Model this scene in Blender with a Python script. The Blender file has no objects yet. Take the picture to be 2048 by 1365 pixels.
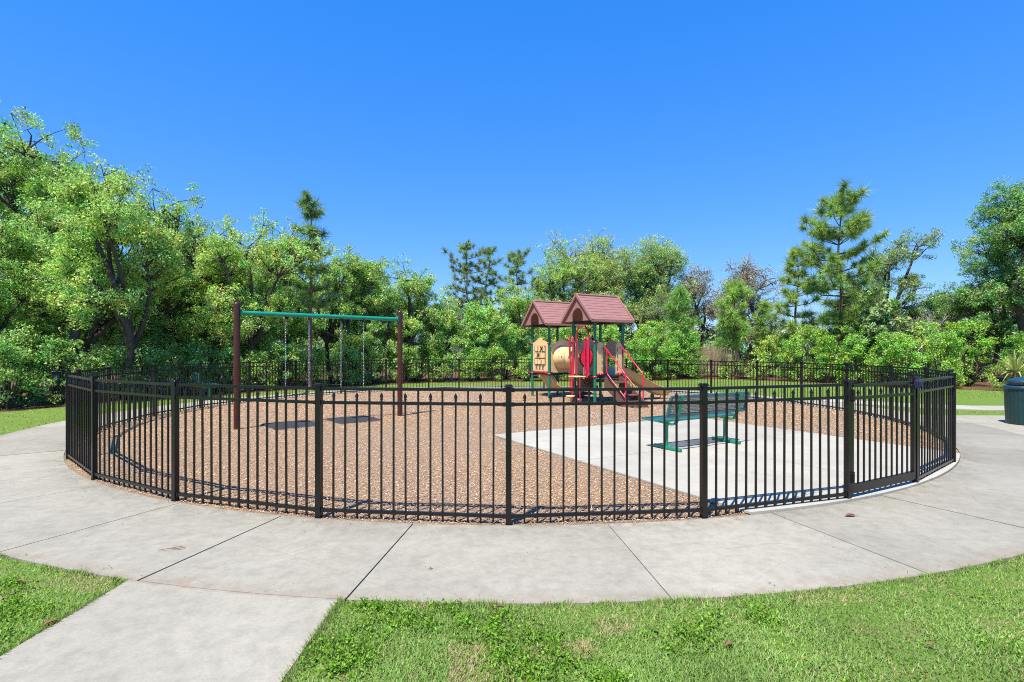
import bpy, math, random
import numpy as np
from mathutils import Vector, Matrix

sc = bpy.context.scene
COL = sc.collection
R = math.radians

# ------------------------------------------------------------------ camera
CAMH, F = 1.59, 1050.0            # eye height in metres, focal length in photo pixels
cd = bpy.data.cameras.new('camera')
cd.sensor_width = 36.0
cd.lens = F / 2048 * 36
cd.shift_y = 20.5 / 2048
cd.clip_end = 2000
cam = bpy.data.objects.new('camera', cd)
cam.location = (0, 0, CAMH)
cam.rotation_euler = (R(90), 0, 0)
COL.objects.link(cam)
sc.camera = cam

# ------------------------------------------------------------------ sky, sun, exposure
SHX, SHY = 0.26, 0.42             # shadow offset per metre of height
w = bpy.data.worlds.new('World'); sc.world = w; w.use_nodes = True
nt = w.node_tree
bg = nt.nodes['Background']
sky = nt.nodes.new('ShaderNodeTexSky')
sky.sky_type = 'NISHITA'; sky.sun_disc = False
sky.sun_elevation = math.atan2(1, math.hypot(SHX, SHY))
sky.sun_rotation = math.atan2(-SHX, -SHY)
sky.air_density = 1.0; sky.dust_density = 0.0; sky.ozone_density = 5.5
hs = nt.nodes.new('ShaderNodeHueSaturation'); hs.inputs['Saturation'].default_value = 1.33; hs.inputs['Hue'].default_value = .5115
nt.links.new(sky.outputs[0], hs.inputs['Color'])
sep = nt.nodes.new('ShaderNodeSeparateColor'); com = nt.nodes.new('ShaderNodeCombineColor')
nt.links.new(hs.outputs[0], sep.inputs[0])
for i, (ref, out, ex) in enumerate(((.07, .135, .60), (.79, .95, .52), (3.07, 3.3, .30))):   # flatter, even blue like the photograph
    dv = nt.nodes.new('ShaderNodeMath'); dv.operation = 'DIVIDE'; dv.inputs[1].default_value = ref
    pw = nt.nodes.new('ShaderNodeMath'); pw.operation = 'POWER'; pw.inputs[1].default_value = ex
    ml = nt.nodes.new('ShaderNodeMath'); ml.operation = 'MULTIPLY'; ml.inputs[1].default_value = out
    nt.links.new(sep.outputs[i], dv.inputs[0]); nt.links.new(dv.outputs[0], pw.inputs[0]); nt.links.new(pw.outputs[0], ml.inputs[0]); nt.links.new(ml.outputs[0], com.inputs[i])
nt.links.new(com.outputs[0], bg.inputs[0])
bg.inputs[1].default_value = 0.15
sd = bpy.data.lights.new('sun', 'SUN'); sd.energy = 4.9; sd.angle = R(0.5); sd.color = (1.0, 0.92, 0.79)
sun = bpy.data.objects.new('sun', sd)
sun.rotation_euler = Vector((SHX, SHY, -1)).to_track_quat('-Z', 'Y').to_euler()
sun.location = (-6, -9, 22)
COL.objects.link(sun)
sc.view_settings.view_transform = 'Standard'; sc.view_settings.look = 'None'
sc.view_settings.exposure = 0.95; sc.view_settings.gamma = 1.0
sc.view_settings.use_curve_mapping = False
sc.cycles.use_denoising = False
sc.cycles.pixel_filter_type = 'BLACKMAN_HARRIS'; sc.cycles.filter_width = 1.05
sc.cycles.max_bounces = 8; sc.cycles.transparent_max_bounces = 8
sc.cycles.sample_clamp_indirect = 4.0

rng = np.random.default_rng(7)
CX, CY, RF = 0.0, 13.55, 8.754        # centre and radius of the round fence

# ------------------------------------------------------------------ materials
def srgb(r, g, b):
    f = lambda c: (c/255/12.92) if c/255 <= .04045 else ((c/255+.055)/1.055)**2.4
    return (f(r), f(g), f(b), 1)

class NB:
    def __init__(s, name):
        s.m = bpy.data.materials.new(name); s.m.use_nodes = True
        s.t = s.m.node_tree; s.b = s.t.nodes['Principled BSDF']
        s.out = s.t.nodes['Material Output']
    def n(s, kind, **kw):
        nd = s.t.nodes.new(kind)
        for k, v in kw.items():
            if k in nd.inputs: nd.inputs[k].default_value = v
            else: setattr(nd, k, v)
        return nd
    def l(s, a, b): s.t.links.new(a, b)
    def noise(s, scale, detail=4, rough=.55, vec=None):
        nd = s.n('ShaderNodeTexNoise'); nd.inputs['Scale'].default_value = scale
        nd.inputs['Detail'].default_value = detail; nd.inputs['Roughness'].default_value = rough
        s.l(vec if vec is not None else s.pos(), nd.inputs['Vector'])
        return nd.outputs['Fac']
    def pos(s):
        if not hasattr(s, '_p'): s._p = s.n('ShaderNodeNewGeometry')
        return s._p.outputs['Position']
    def obj(s):
        if not hasattr(s, '_o'): s._o = s.n('ShaderNodeTexCoord')
        return s._o.outputs['Object']
    def ramp(s, fac, stops):
        nd = s.n('ShaderNodeValToRGB'); e = nd.color_ramp.elements
        while len(e) < len(stops): e.new(0.5)
        for i, (p, c) in enumerate(stops):
            e[i].position = p; e[i].color = c if len(c) == 4 else (*c, 1)
        s.l(fac, nd.inputs[0]); return nd.outputs[0]
    def mix(s, a, b, fac, mode='MIX'):
        nd = s.n('ShaderNodeMix', data_type='RGBA', blend_type=mode)
        for i, v in ((6, a), (7, b), (0, fac)):
            if isinstance(v, (int, float)): nd.inputs[i].default_value = v
            elif isinstance(v, tuple): nd.inputs[i].default_value = v if len(v) == 4 else (*v, 1)
            else: s.l(v, nd.inputs[i])
        return nd.outputs[2]
    def bump(s, h, strength=.3, dist=.01):
        nd = s.n('ShaderNodeBump'); nd.inputs['Strength'].default_value = strength
        nd.inputs['Distance'].default_value = dist
        s.l(h, nd.inputs['Height']); s.l(nd.outputs[0], s.b.inputs['Normal'])
    def col(s, c):
        if isinstance(c, tuple): s.b.inputs['Base Color'].default_value = c if len(c) == 4 else (*c, 1)
        else: s.l(c, s.b.inputs['Base Color'])
    def set(s, rough=.6, spec=.5, metal=0, coat=0):
        s.b.inputs['Roughness'].default_value = rough
        s.b.inputs['Specular IOR Level'].default_value = spec
        s.b.inputs['Metallic'].default_value = metal
        s.b.inputs['Coat Weight'].default_value = coat
        return s.m

MAT = {}
def paint(name, c, rough=.4, spec=.5, var=.18, coat=0, metal=0, grime=None):
    m = NB(name)
    n = m.noise(6, 5, .6, m.obj())
    lo = tuple(x*(1-var) for x in c); hi = tuple(min(1, x*(1+var)) for x in c)
    cc = m.ramp(n, [(.3, lo), (.7, hi)])
    if grime:
        g = m.ramp(m.noise(23, 6, .7, m.obj()), [(.56, (0, 0, 0)), (.72, (1, 1, 1))])
        cc = m.mix(cc, grime, g)
    m.col(cc)
    m.bump(m.noise(90, 3, .5, m.obj()), .08, .002)
    MAT[name] = m.set(rough, spec, metal, coat)

paint('black_powder', (.0058, .0050, .0058), .28, .45, .3, grime=(.02, .016, .014))
paint('maroon_post', (.06, .012, .009), .28, .5, .25)
paint('teal_beam', (.004, .24, .15), .33)
paint('green_post', (.006, .15, .085), .3, .5, .2)
paint('bench_green', (.004, .21, .115), .35)
paint('bench_mesh', (.024, .135, .135), .33, .55)
paint('crimson', (.50, .012, .05), .3, .5, .15)
paint('tan_plastic', (.66, .47, .235), .45, .4, .06)
paint('tan_slide', (.60, .40, .19), .38, .45, .08)
paint('brown_plastic', (.125, .065, .052), .5, .4, .12)
paint('cap_brown', (.52, .37, .26), .5, .4, .08)
paint('deck_black', (.012, .012, .014), .5)
paint('steel_chain', (.55, .56, .58), .35, .5, .1, metal=.9)
paint('rubber', (.028, .029, .035), .8, .3, .25)
paint('bin_green', (.006, .034, .034), .42, .5, .2)
paint('bin_lid', (.01, .045, .065), .36, .5, .2)  # blue of the reflected sky put into the base colour
paint('navy', (.012, .012, .055), .5)
paint('mark_dark', (.03, .028, .022), .6)
paint('fascia_white', (.78, .78, .76), .5)
paint('stucco', (.55, .42, .27), .8)
paint('stucco_pale', (.5, .48, .46), .8)
paint('bark_oak', (.085, .068, .055), .9, .2, .4)
paint('bark_pine', (.15, .095, .068), .9, .2, .4)
paint('bark_grey', (.36, .33, .31), .9, .2, .3)
paint('leaf_dry', (.19, .095, .05), .7, .3, .3)
paint('twig_dry', (.17, .07, .05), .8, .3, .3)

# playground roof: brown moulded plastic with shingle relief
m = NB('roof_plastic')
br = m.n('ShaderNodeTexBrick'); br.inputs['Scale'].default_value = 1.0
br.inputs['Brick Width'].default_value = .16; br.inputs['Row Height'].default_value = .085
br.inputs['Mortar Size'].default_value = .006; br.inputs['Mortar Smooth'].default_value = .3
br.inputs['Color1'].default_value = (.31, .155, .14, 1); br.inputs['Color2'].default_value = (.275, .135, .12, 1)
br.inputs['Mortar'].default_value = (.235, .112, .10, 1)
m.l(m.obj(), br.inputs['Vector'])
m.col(br.outputs['Color'])
inv = m.n('ShaderNodeMath', operation='SUBTRACT'); inv.inputs[0].default_value = 1
m.l(br.outputs['Fac'], inv.inputs[1])
m.bump(inv.outputs[0], .5, .01)
MAT['roof_plastic'] = m.set(.5, .4)
paint('roof_trim', (.31, .152, .135), .45, .4, .08)

# house roof shingles
m = NB('shingle')
br = m.n('ShaderNodeTexBrick'); br.inputs['Scale'].default_value = 1
br.inputs['Brick Width'].default_value = .35; br.inputs['Row Height'].default_value = .16
br.inputs['Mortar Size'].default_value = .012
br.inputs['Color1'].default_value = (.20, .13, .135, 1); br.inputs['Color2'].default_value = (.13, .09, .095, 1)
br.inputs['Mortar'].default_value = (.05, .035, .035, 1)
m.l(m.obj(), br.inputs['Vector']); m.col(br.outputs['Color'])
MAT['shingle'] = m.set(.9, .2)

def concrete(name, c, dark=.72, stain=.5):
    m = NB(name)
    oi = m.n('ShaderNodeObjectInfo')
    off = m.n('ShaderNodeVectorMath', operation='ADD'); m.l(m.pos(), off.inputs[0])
    n1 = m.noise(.9, 6, .65); n2 = m.noise(9, 8, .75); n3 = m.noise(55, 4, .75); n4 = m.noise(210, 2, .5)
    b0 = m.ramp(n1, [(.3, tuple(x*.86 for x in c)), (.7, tuple(min(1, x*1.1) for x in c))])
    b1 = m.mix(b0, m.ramp(n2, [(.35, (dark, dark, dark*.98)), (.58, (1, 1, 1))]), stain, 'MULTIPLY')
    b2 = m.mix(b1, m.ramp(n3, [(.3, (.78, .78, .77)), (.62, (1.0, 1.0, 1.0))]), .55, 'MULTIPLY')
    b3 = m.mix(b2, m.ramp(n4, [(.3, (.80, .80, .80)), (.6, (1, 1, 1))]), .5, 'MULTIPLY')
    # per-slab tone
    tone = m.n('ShaderNodeMapRange'); tone.inputs['To Min'].default_value = .89; tone.inputs['To Max'].default_value = 1.06
    m.l(oi.outputs['Random'], tone.inputs['Value'])
    vm = m.n('ShaderNodeVectorMath', operation='SCALE'); m.l(b3, vm.inputs[0]); m.l(tone.outputs[0], vm.inputs['Scale'])
    # thin organic stains (old puddle rims, rust runs)
    wv = m.n('ShaderNodeTexVoronoi', feature='DISTANCE_TO_EDGE'); wv.inputs['Scale'].default_value = .55
    dist = m.n('ShaderNodeMix', data_type='VECTOR'); 
    nn = m.n('ShaderNodeTexNoise'); nn.inputs['Scale'].default_value = 1.3; nn.inputs['Detail'].default_value = 4
    m.l(m.pos(), nn.inputs['Vector'])
    va = m.n('ShaderNodeVectorMath', operation='MULTIPLY_ADD'); m.l(nn.outputs['Color'], va.inputs[0])
    va.inputs[1].default_value = (1.2, 1.2, 1.2); m.l(m.pos(), va.inputs[2])
    m.l(va.outputs[0], wv.inputs['Vector'])
    line = m.ramp(wv.outputs['Distance'], [(0, (1, 1, 1)), (.012, (0, 0, 0))])
    lm = m.mix(line, (0, 0, 0), m.ramp(m.noise(.7, 2), [(.45, (1, 1, 1)), (.6, (0, 0, 0))]))
    fin = m.mix(vm.outputs[0], tuple(x*.62 for x in (c[0], c[1]*.92, c[2]*.8)), m.mix((0, 0, 0), lm, .45))
    # dirt that has washed off the bed along the inner edge of the ring
    rel = m.n('ShaderNodeVectorMath', operation='DISTANCE'); flat = m.n('ShaderNodeVectorMath', operation='MULTIPLY')
    m.l(m.pos(), flat.inputs[0]); flat.inputs[1].default_value = (1, 1, 0)
    m.l(flat.outputs[0], rel.inputs[0]); rel.inputs[1].default_value = (CX, CY, 0)
    edge = m.n('ShaderNodeMapRange'); edge.inputs['From Min'].default_value = 8.80; edge.inputs['From Max'].default_value = 9.25
    edge.inputs['To Min'].default_value = 1; edge.inputs['To Max'].default_value = 0
    m.l(rel.outputs['Value'], edge.inputs['Value'])
    em = m.n('ShaderNodeMath', operation='MULTIPLY'); m.l(edge.outputs[0], em.inputs[0])
    m.l(m.ramp(m.noise(5, 6, .7), [(.38, (0, 0, 0)), (.62, (1, 1, 1))]), em.inputs[1])
    em2 = m.n('ShaderNodeMath', operation='MULTIPLY'); m.l(em.outputs[0], em2.inputs[0]); em2.inputs[1].default_value = .45
    on_ring = m.n('ShaderNodeMath', operation='GREATER_THAN'); m.l(rel.outputs['Value'], on_ring.inputs[0]); on_ring.inputs[1].default_value = 8.795
    em3 = m.n('ShaderNodeMath', operation='MULTIPLY'); m.l(em2.outputs[0], em3.inputs[0]); m.l(on_ring.outputs[0], em3.inputs[1]); em2 = em3
    fin = m.mix(fin, (.10, .09, .072), em2.outputs[0])
    edge2 = m.n('ShaderNodeMapRange'); edge2.inputs['From Min'].default_value = 10.08; edge2.inputs['From Max'].default_value = 10.27
    m.l(rel.outputs['Value'], edge2.inputs['Value'])
    e3 = m.n('ShaderNodeMath', operation='MULTIPLY'); m.l(edge2.outputs[0], e3.inputs[0])
    m.l(m.ramp(m.noise(7, 5, .7), [(.35, (0, 0, 0)), (.65, (.6, .6, .6))]), e3.inputs[1])
    ins = m.n('ShaderNodeMath', operation='LESS_THAN'); m.l(rel.outputs['Value'], ins.inputs[0]); ins.inputs[1].default_value = 10.3
    e4 = m.n('ShaderNodeMath', operation='MULTIPLY'); m.l(e3.outputs[0], e4.inputs[0]); m.l(ins.outputs[0], e4.inputs[1])
    fin = m.mix(fin, (.20, .15, .11), e4.outputs[0])
    # faint tyre and hose traces: wide arcs
    for (ax, ay, ar, st) in ((-7.5, -6.0, 11.6, .30), (-9.5, -4.2, 12.1, .22), (-12, -12, 19.3, .25), (3, -9, 13.4, .16), (4.6, .6, 4.2, .18)):
        dd = m.n('ShaderNodeVectorMath', operation='DISTANCE'); m.l(flat.outputs[0], dd.inputs[0]); dd.inputs[1].default_value = (ax, ay, 0)
        df = m.n('ShaderNodeMath', operation='SUBTRACT'); m.l(dd.outputs['Value'], df.inputs[0]); df.inputs[1].default_value = ar
        ab = m.n('ShaderNodeMath', operation='ABSOLUTE'); m.l(df.outputs[0], ab.inputs[0])
        ln = m.n('ShaderNodeMapRange'); ln.inputs['From Min'].default_value = 0; ln.inputs['From Max'].default_value = .009
        ln.inputs['To Min'].default_value = st; ln.inputs['To Max'].default_value = 0
        m.l(ab.outputs[0], ln.inputs['Value'])
        fin = m.mix(fin, (c[0]*.55, c[1]*.48, c[2]*.38), ln.outputs[0])
    m.col(fin)
    h = m.mix(n3, n4, .5)
    m.bump(h, .25, .004)
    MAT[name] = m.set(.88, .25)
concrete('concrete_path', (.312, .299, .248), .66, .55)
concrete('concrete_grey', (.262, .252, .214), .72, .45)
concrete('concrete_pad', (.372, .36, .312), .80, .4)

m = NB('sub_base')
m.col(m.ramp(m.noise(30, 4), [(.3, (.03, .024, .018)), (.7, (.09, .07, .05))])); MAT['sub_base'] = m.set(.95, .1)

# lawn sheet: green thatch with tan and brown patches
m = NB('lawn_ground')
n1 = m.noise(.55, 4, .6); n2 = m.noise(3.2, 5, .65); n3 = m.noise(55, 4, .7)
a = m.ramp(n3, [(.25, (.03, .06, .010)), (.5, (.11, .185, .032)), (.75, (.20, .29, .07))])
b = m.ramp(n3, [(.25, (.10, .085, .04)), (.7, (.27, .225, .12))])
k = m.ramp(n2, [(.52, (0, 0, 0)), (.68, (1, 1, 1))])
c1 = m.mix(a, b, m.mix((0, 0, 0), k, .6))
c2 = m.mix(c1, m.ramp(n1, [(.3, (.85, .95, .8)), (.7, (1.15, 1.08, 1.0))]), .7, 'MULTIPLY')
m.col(c2); m.bump(n3, .8, .02); MAT['lawn_ground'] = m.set(.95, .12)

m = NB('mulch_ground')
n1 = m.noise(.5, 4, .6); n2 = m.noise(45, 5, .75); n3 = m.noise(130, 3, .6)
a = m.ramp(n2, [(.28, (.08, .053, .036)), (.5, (.24, .178, .125)), (.72, (.41, .34, .26))])
c2 = m.mix(a, m.ramp(n1, [(.35, (.92, .92, .94)), (.65, (1.06, .98, .86))]), .8, 'MULTIPLY')
m.col(c2); m.bump(m.mix(n2, n3, .5), .9, .02); MAT['mulch_ground'] = m.set(.95, .12)

m = NB('bed_litter')
n2 = m.noise(14, 5, .75)
m.col(m.ramp(n2, [(.3, (.035, .022, .014)), (.55, (.12, .065, .04)), (.75, (.27, .15, .095))]))
m.bump(n2, .8, .03); MAT['bed_litter'] = m.set(.95, .1)

def tinted(name, trans=.35, rough=.55, spec=.25, tcol=(1.15, 1.25, .55), gloss=True):
    """leaf/chip material: colour from the mesh attribute 'tint' (per leaf)"""
    m = NB(name)
    at = m.n('ShaderNodeAttribute', attribute_name='tint')
    m.b.inputs['Roughness'].default_value = rough
    m.b.inputs['Specular IOR Level'].default_value = spec
    m.l(at.outputs['Color'], m.b.inputs['Base Color'])
    if trans > 0:
        tr = m.n('ShaderNodeBsdfTranslucent')
        tc = m.mix(at.outputs['Color'], tcol, 1.0, 'MULTIPLY'); m.l(tc, tr.inputs['Color'])
        mx = m.n('ShaderNodeMixShader'); mx.inputs[0].default_value = trans
        m.l(m.b.outputs[0], mx.inputs[1]); m.l(tr.outputs[0], mx.inputs[2])
        m.l(mx.outputs[0], m.out.inputs['Surface'])
    MAT[name] = m.m
tinted('foliage', .32)
tinted('needles', .25, .5, .3)
tinted('grass_blades', .35, .6, .2)
tinted('chips', 0, .9, .15)
tinted('glossy_leaf', .25, .5, .3)

# ------------------------------------------------------------------ mesh helpers
def nrm(v):
    v = np.asarray(v, float); return v / (np.linalg.norm(v) + 1e-12)

class MB:
    """collects shapes, then build() links them as ONE mesh object"""
    def __init__(s): s.v = []; s.f = []; s.sm = []
    def add(s, V, Fc, smooth=False):
        o = len(s.v); s.v.extend(tuple(map(float, p)) for p in V)
        s.f.extend(tuple(i+o for i in f) for f in Fc); s.sm.extend([smooth]*len(Fc)); return s
    def box(s, c, d, rz=0, M=None, bev=0):
        x, y, z = d[0]/2, d[1]/2, d[2]/2
        if bev > 0:
            V = []; e = min(bev, x*.9, y*.9, z*.9)
            for sx in (-1, 1):
                for sy in (-1, 1):
                    for sz in (-1, 1):
                        V += [(sx*x, sy*(y-e), sz*(z-e)), (sx*(x-e), sy*y, sz*(z-e)), (sx*(x-e), sy*(y-e), sz*z)]
            ix = lambda a, b, c_, k: ((a > 0)*4+(b > 0)*2+(c_ > 0))*3+k
            Fc = []
            for sg in (-1, 1):
                Fc.append([ix(sg, a, b, 0) for a, b in ((-1, -1), (1, -1), (1, 1), (-1, 1))][::sg])
                Fc.append([ix(a, sg, b, 1) for a, b in ((-1, -1), (1, -1), (1, 1), (-1, 1))][::-sg])
                Fc.append([ix(a, b, sg, 2) for a, b in ((-1, -1), (1, -1), (1, 1), (-1, 1))][::sg])
            for a in (-1, 1):
                for b in (-1, 1):
                    Fc.append([ix(a, b, -1, 0), ix(a, b, -1, 1), ix(a, b, 1, 1), ix(a, b, 1, 0)])
                    Fc.append([ix(a, -1, b, 0), ix(a, -1, b, 2), ix(a, 1, b, 2), ix(a, 1, b, 0)])
                    Fc.append([ix(-1, a, b, 1), ix(-1, a, b, 2), ix(1, a, b, 2), ix(1, a, b, 1)])
                    for c_ in (-1, 1): Fc.append([ix(a, b, c_, 0), ix(a, b, c_, 1), ix(a, b, c_, 2)])
        else:
            V = [(a*x, b*y, c_*z) for a in (-1, 1) for b in (-1, 1) for c_ in (-1, 1)]
            Fc = [(0, 1, 3, 2), (4, 6, 7, 5), (0, 4, 5, 1), (2, 3, 7, 6), (0, 2, 6, 4), (1, 5, 7, 3)]
        V = np.array(V)
        if M is not None: V = V @ np.array(M).T
        if rz:
            cz, sz_ = math.cos(rz), math.sin(rz)
            V = V @ np.array([[cz, sz_, 0], [-sz_, cz, 0], [0, 0, 1]])
        return s.add(V + np.array(c), Fc)
    def bar(s, p0, p1, w_, h_, up=(0, 0, 1)):
        """box from p0 to p1, w_ across, h_ along up"""
        p0 = np.array(p0, float); p1 = np.array(p1, float); d = p1-p0; L = np.linalg.norm(d); d = d/L
        a = nrm(np.cross(d, up)); b = np.cross(a, d)
        V = [p + a*sa*w_/2 + b*sb*h_/2 for p in (p0, p1) for sa in (-1, 1) for sb in (-1, 1)]
        return s.add(V, [(0, 2, 3, 1), (4, 5, 7, 6), (0, 1, 5, 4), (2, 6, 7, 3), (0, 4, 6, 2), (1, 3, 7, 5)])
    def tube(s, pts, r, n=8, cap=True, smooth=True):
        P = np.array(pts, float); k = len(P)
        rr = np.full(k, r, float) if np.isscalar(r) else np.array(r, float)
        T = np.zeros_like(P); T[1:-1] = P[2:]-P[:-2]; T[0] = P[1]-P[0]; T[-1] = P[-1]-P[-2]
        T /= np.linalg.norm(T, axis=1)[:, None]+1e-12
        ref = np.array((0, 0, 1.)) if abs(T[0][2]) < .9 else np.array((1., 0, 0))
        a = nrm(np.cross(T[0], ref)); V = []
        for i in range(k):
            a = nrm(a - T[i]*np.dot(a, T[i])); b = np.cross(T[i], a)
            for j in range(n):
                t = 2*math.pi*j/n; V.append(P[i]+rr[i]*(a*math.cos(t)+b*math.sin(t)))
        Fc = [(i*n+j, i*n+(j+1) % n, (i+1)*n+(j+1) % n, (i+1)*n+j) for i in range(k-1) for j in range(n)]
        s.add(V, Fc, smooth)
        if cap: s.add(V[:n], [tuple(range(n))[::-1]]); s.add(V[-n:], [tuple(range(n))])
        return s
    def lathe(s, prof, c=(0, 0, 0), n=24, smooth=True):
        V = []; k = len(prof)
        for r, z in prof:
            for j in range(n):
                t = 2*math.pi*j/n; V.append((c[0]+r*math.cos(t), c[1]+r*math.sin(t), c[2]+z))
        Fc = [(i*n+j, i*n+(j+1) % n, (i+1)*n+(j+1) % n, (i+1)*n+j) for i in range(k-1) for j in range(n)]
        s.add(V, Fc, smooth)
        if prof[0][0] > 1e-4: s.add(V[:n], [tuple(range(n))[::-1]])
        if prof[-1][0] > 1e-4: s.add(V[-n:], [tuple(range(n))])
        return s
    def prism(s, poly, z0, z1):
        """vertical prism over an xy polygon (counter-clockwise)"""
        n = len(poly)
        V = [(p[0], p[1], z0) for p in poly]+[(p[0], p[1], z1) for p in poly]
        Fc = [tuple(range(n))[::-1], tuple(range(n, 2*n))]+[(i, (i+1) % n, n+(i+1) % n, n+i) for i in range(n)]
        return s.add(V, Fc)
    def plate(s, poly, o, ax, ay, t):
        """extrude a 2-D outline lying in the plane o + x*ax + y*ay by thickness t, both ways"""
        o, ax, ay = (np.array(q, float) for q in (o, ax, ay)); nn = nrm(np.cross(ax, ay))
        n = len(poly)
        V = [o+ax*p[0]+ay*p[1]-nn*t/2 for p in poly]+[o+ax*p[0]+ay*p[1]+nn*t/2 for p in poly]
        Fc = [tuple(range(n))[::-1], tuple(range(n, 2*n))]+[(i, (i+1) % n, n+(i+1) % n, n+i) for i in range(n)]
        return s.add(V, Fc)
    def mesh(s, name):
        me = bpy.data.meshes.new(name); me.from_pydata(s.v, [], s.f)
        me.polygons.foreach_set('use_smooth', s.sm); me.update(); return me
    def build(s, name, mat, parent=None, loc=None, rz=0):
        return link(name, s.mesh(name), mat, parent, loc, rz)

def link(name, me, mat=None, parent=None, loc=None, rz=0):
    o = bpy.data.objects.new(name, me); COL.objects.link(o)
    if mat and me and not me.materials: me.materials.append(MAT[mat])
    if parent: o.parent = parent
    if loc is not None: o.location = loc
    if rz: o.rotation_euler = (0, 0, rz)
    return o

def fast_mesh(name, V, size, tint=None):
    """V: (n*size,3) array, polygons of `size` consecutive vertices each; tint (n,3)"""
    V = np.asarray(V, np.float32); nv = len(V); nf = nv//size
    me = bpy.data.meshes.new(name)
    me.vertices.add(nv); me.vertices.foreach_set('co', V.ravel())
    me.loops.add(nv); me.loops.foreach_set('vertex_index', np.arange(nv, dtype=np.int32))
    me.polygons.add(nf); me.polygons.foreach_set('loop_start', np.arange(0, nv, size, dtype=np.int32))
    if tint is not None:
        at = me.attributes.new('tint', 'FLOAT_COLOR', 'FACE')
        c = np.ones((nf, 4), np.float32); c[:, :3] = tint; at.data.foreach_set('color', c.ravel())
    me.update(calc_edges=True); return me

def empty(name, loc=(0, 0, 0), rz=0):
    o = bpy.data.objects.new(name, None); COL.objects.link(o)
    o.location = loc; o.rotation_euler = (0, 0, rz); o.empty_display_size = .2; return o

def tag(o, label=None, cat=None, group=None, kind=None):
    if label: o['label'] = label
    if cat: o['category'] = cat
    if group: o['group'] = group
    if kind: o['kind'] = kind
    return o

def rand_unit(n, g=rng):
    v = g.normal(size=(n, 3)); return v/np.linalg.norm(v, axis=1)[:, None]

def leaves(C, D, N, L, W):
    """rhombic leaves: centres C, long axis D, normal N, lengths L, widths W -> (4n,3)"""
    D = D/np.linalg.norm(D, axis=1)[:, None]
    S = np.cross(D, N); S /= np.linalg.norm(S, axis=1)[:, None]+1e-9
    L = L[:, None]; W = W[:, None]
    V = np.stack([C-D*L/2, C+S*W/2, C+D*L/2, C-S*W/2], 1)
    return V.reshape(-1, 3)

def vnoise(x, y, s, seed=0):
    """cheap value noise 0..1"""
    g = np.random.default_rng(seed); T = g.random((64, 64))
    x = x/s; y = y/s; xi = np.floor(x).astype(int); yi = np.floor(y).astype(int)
    fx = x-xi; fy = y-yi; fx = fx*fx*(3-2*fx); fy = fy*fy*(3-2*fy)
    a = T[xi % 64, yi % 64]; b = T[(xi+1) % 64, yi % 64]; c = T[xi % 64, (yi+1) % 64]; d = T[(xi+1) % 64, (yi+1) % 64]
    return (a*(1-fx)+b*fx)*(1-fy)+(c*(1-fx)+d*fx)*fy

# ------------------------------------------------------------------ layout
R_IN, R_OUT = 8.80, 10.27             # ring path
UA = R(29.5)                          # direction shared by pad, bench and play tower
U = np.array((math.cos(UA), math.sin(UA))); Vd = np.array((math.sin(UA), -math.cos(UA)))
Z_SLAB, Z_MULCH, Z_PAD = .016, .008, .042
def ring(a, r): return (CX+r*math.sin(R(a)), CY-r*math.cos(R(a)))   # angle from the camera side, + to the right
def at(px, y): return (px-1024)/F*y

# ------------------------------------------------------------------ ground
me = MB().add([(-400, -60, 0), (400, -60, 0), (400, 900, 0), (-400, 900, 0)], [(0, 1, 2, 3)])
tag(me.build('lawn', 'lawn_ground'), kind='structure')

n = 96
disc = [ring(360*i/n, R_IN-.004) for i in range(n)]
V = [(CX, CY, Z_MULCH+.02)]; Fc = []
rad = [1.5, 3, 4.5, 6, 7.2, 8.2, R_IN-.004]
g = np.random.default_rng(3)
for j, r_ in enumerate(rad):
    for i in range(n):
        x, y = ring(360*i/n, r_)
        V.append((x, y, Z_MULCH + (0 if j == len(rad)-1 else g.uniform(-.004, .012))))
for i in range(n): Fc.append((0, 1+i, 1+(i+1) % n))
for j in range(len(rad)-1):
    for i in range(n):
        Fc.append((1+j*n+i, 1+(j+1)*n+i, 1+(j+1)*n+(i+1) % n, 1+j*n+(i+1) % n))
tag(MB().add(V, Fc, True).build('mulch_bed', 'mulch_ground'), kind='structure')

# ring path: sub-base + one slab per bay
def sector(a0, a1, r0, r1, k=8):
    return [ring(a0+(a1-a0)*i/k, r1) for i in range(k+1)]+[ring(a1-(a1-a0)*i/k, r0) for i in range(k+1)]
base = MB()
k = 120
V = [(*ring(360*i/k, R_IN-.001), .007) for i in range(k)]+[(*ring(360*i/k, R_OUT), .007) for i in range(k)]
base.add(V, [(i, k+i, k+(i+1) % k, (i+1) % k) for i in range(k)])
path = base.build('ring_path', 'sub_base'); tag(path, kind='structure')
joints = [-168, -157.5, -147, -136.5, -126, -115.5, -105, -94.5, -84.5, -74.5, -64, -53.8, -43.5, -33.2, -23.1, -14.5, -5.9, 5.7, 16.7, 27.2, 36.6,
          47, 57.5, 68, 78.5, 89, 99.5, 110, 120.5, 131, 141.5, 152, 162.5, 177, 192]
gap = math.degrees(.005/9.5)
for a0, a1 in zip(joints[:-1], joints[1:]):
    wide = lambda q: gap*(2.0 if q == -14.5 else 1.0 if q == -5.9 else .8)
    poly = sector(a0+wide(a0), a1-wide(a1), R_IN, R_OUT)
    grey = 36 < a0 < 70
    c = ring((a0+a1)/2, 9.5)
    dz = g.uniform(-.003, .004)
    MB().prism([(p[0]-c[0], p[1]-c[1]) for p in poly], -.08, Z_SLAB+dz).build('slab', 'concrete_grey' if grey else 'concrete_path', path, (c[0], c[1], 0))

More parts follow.
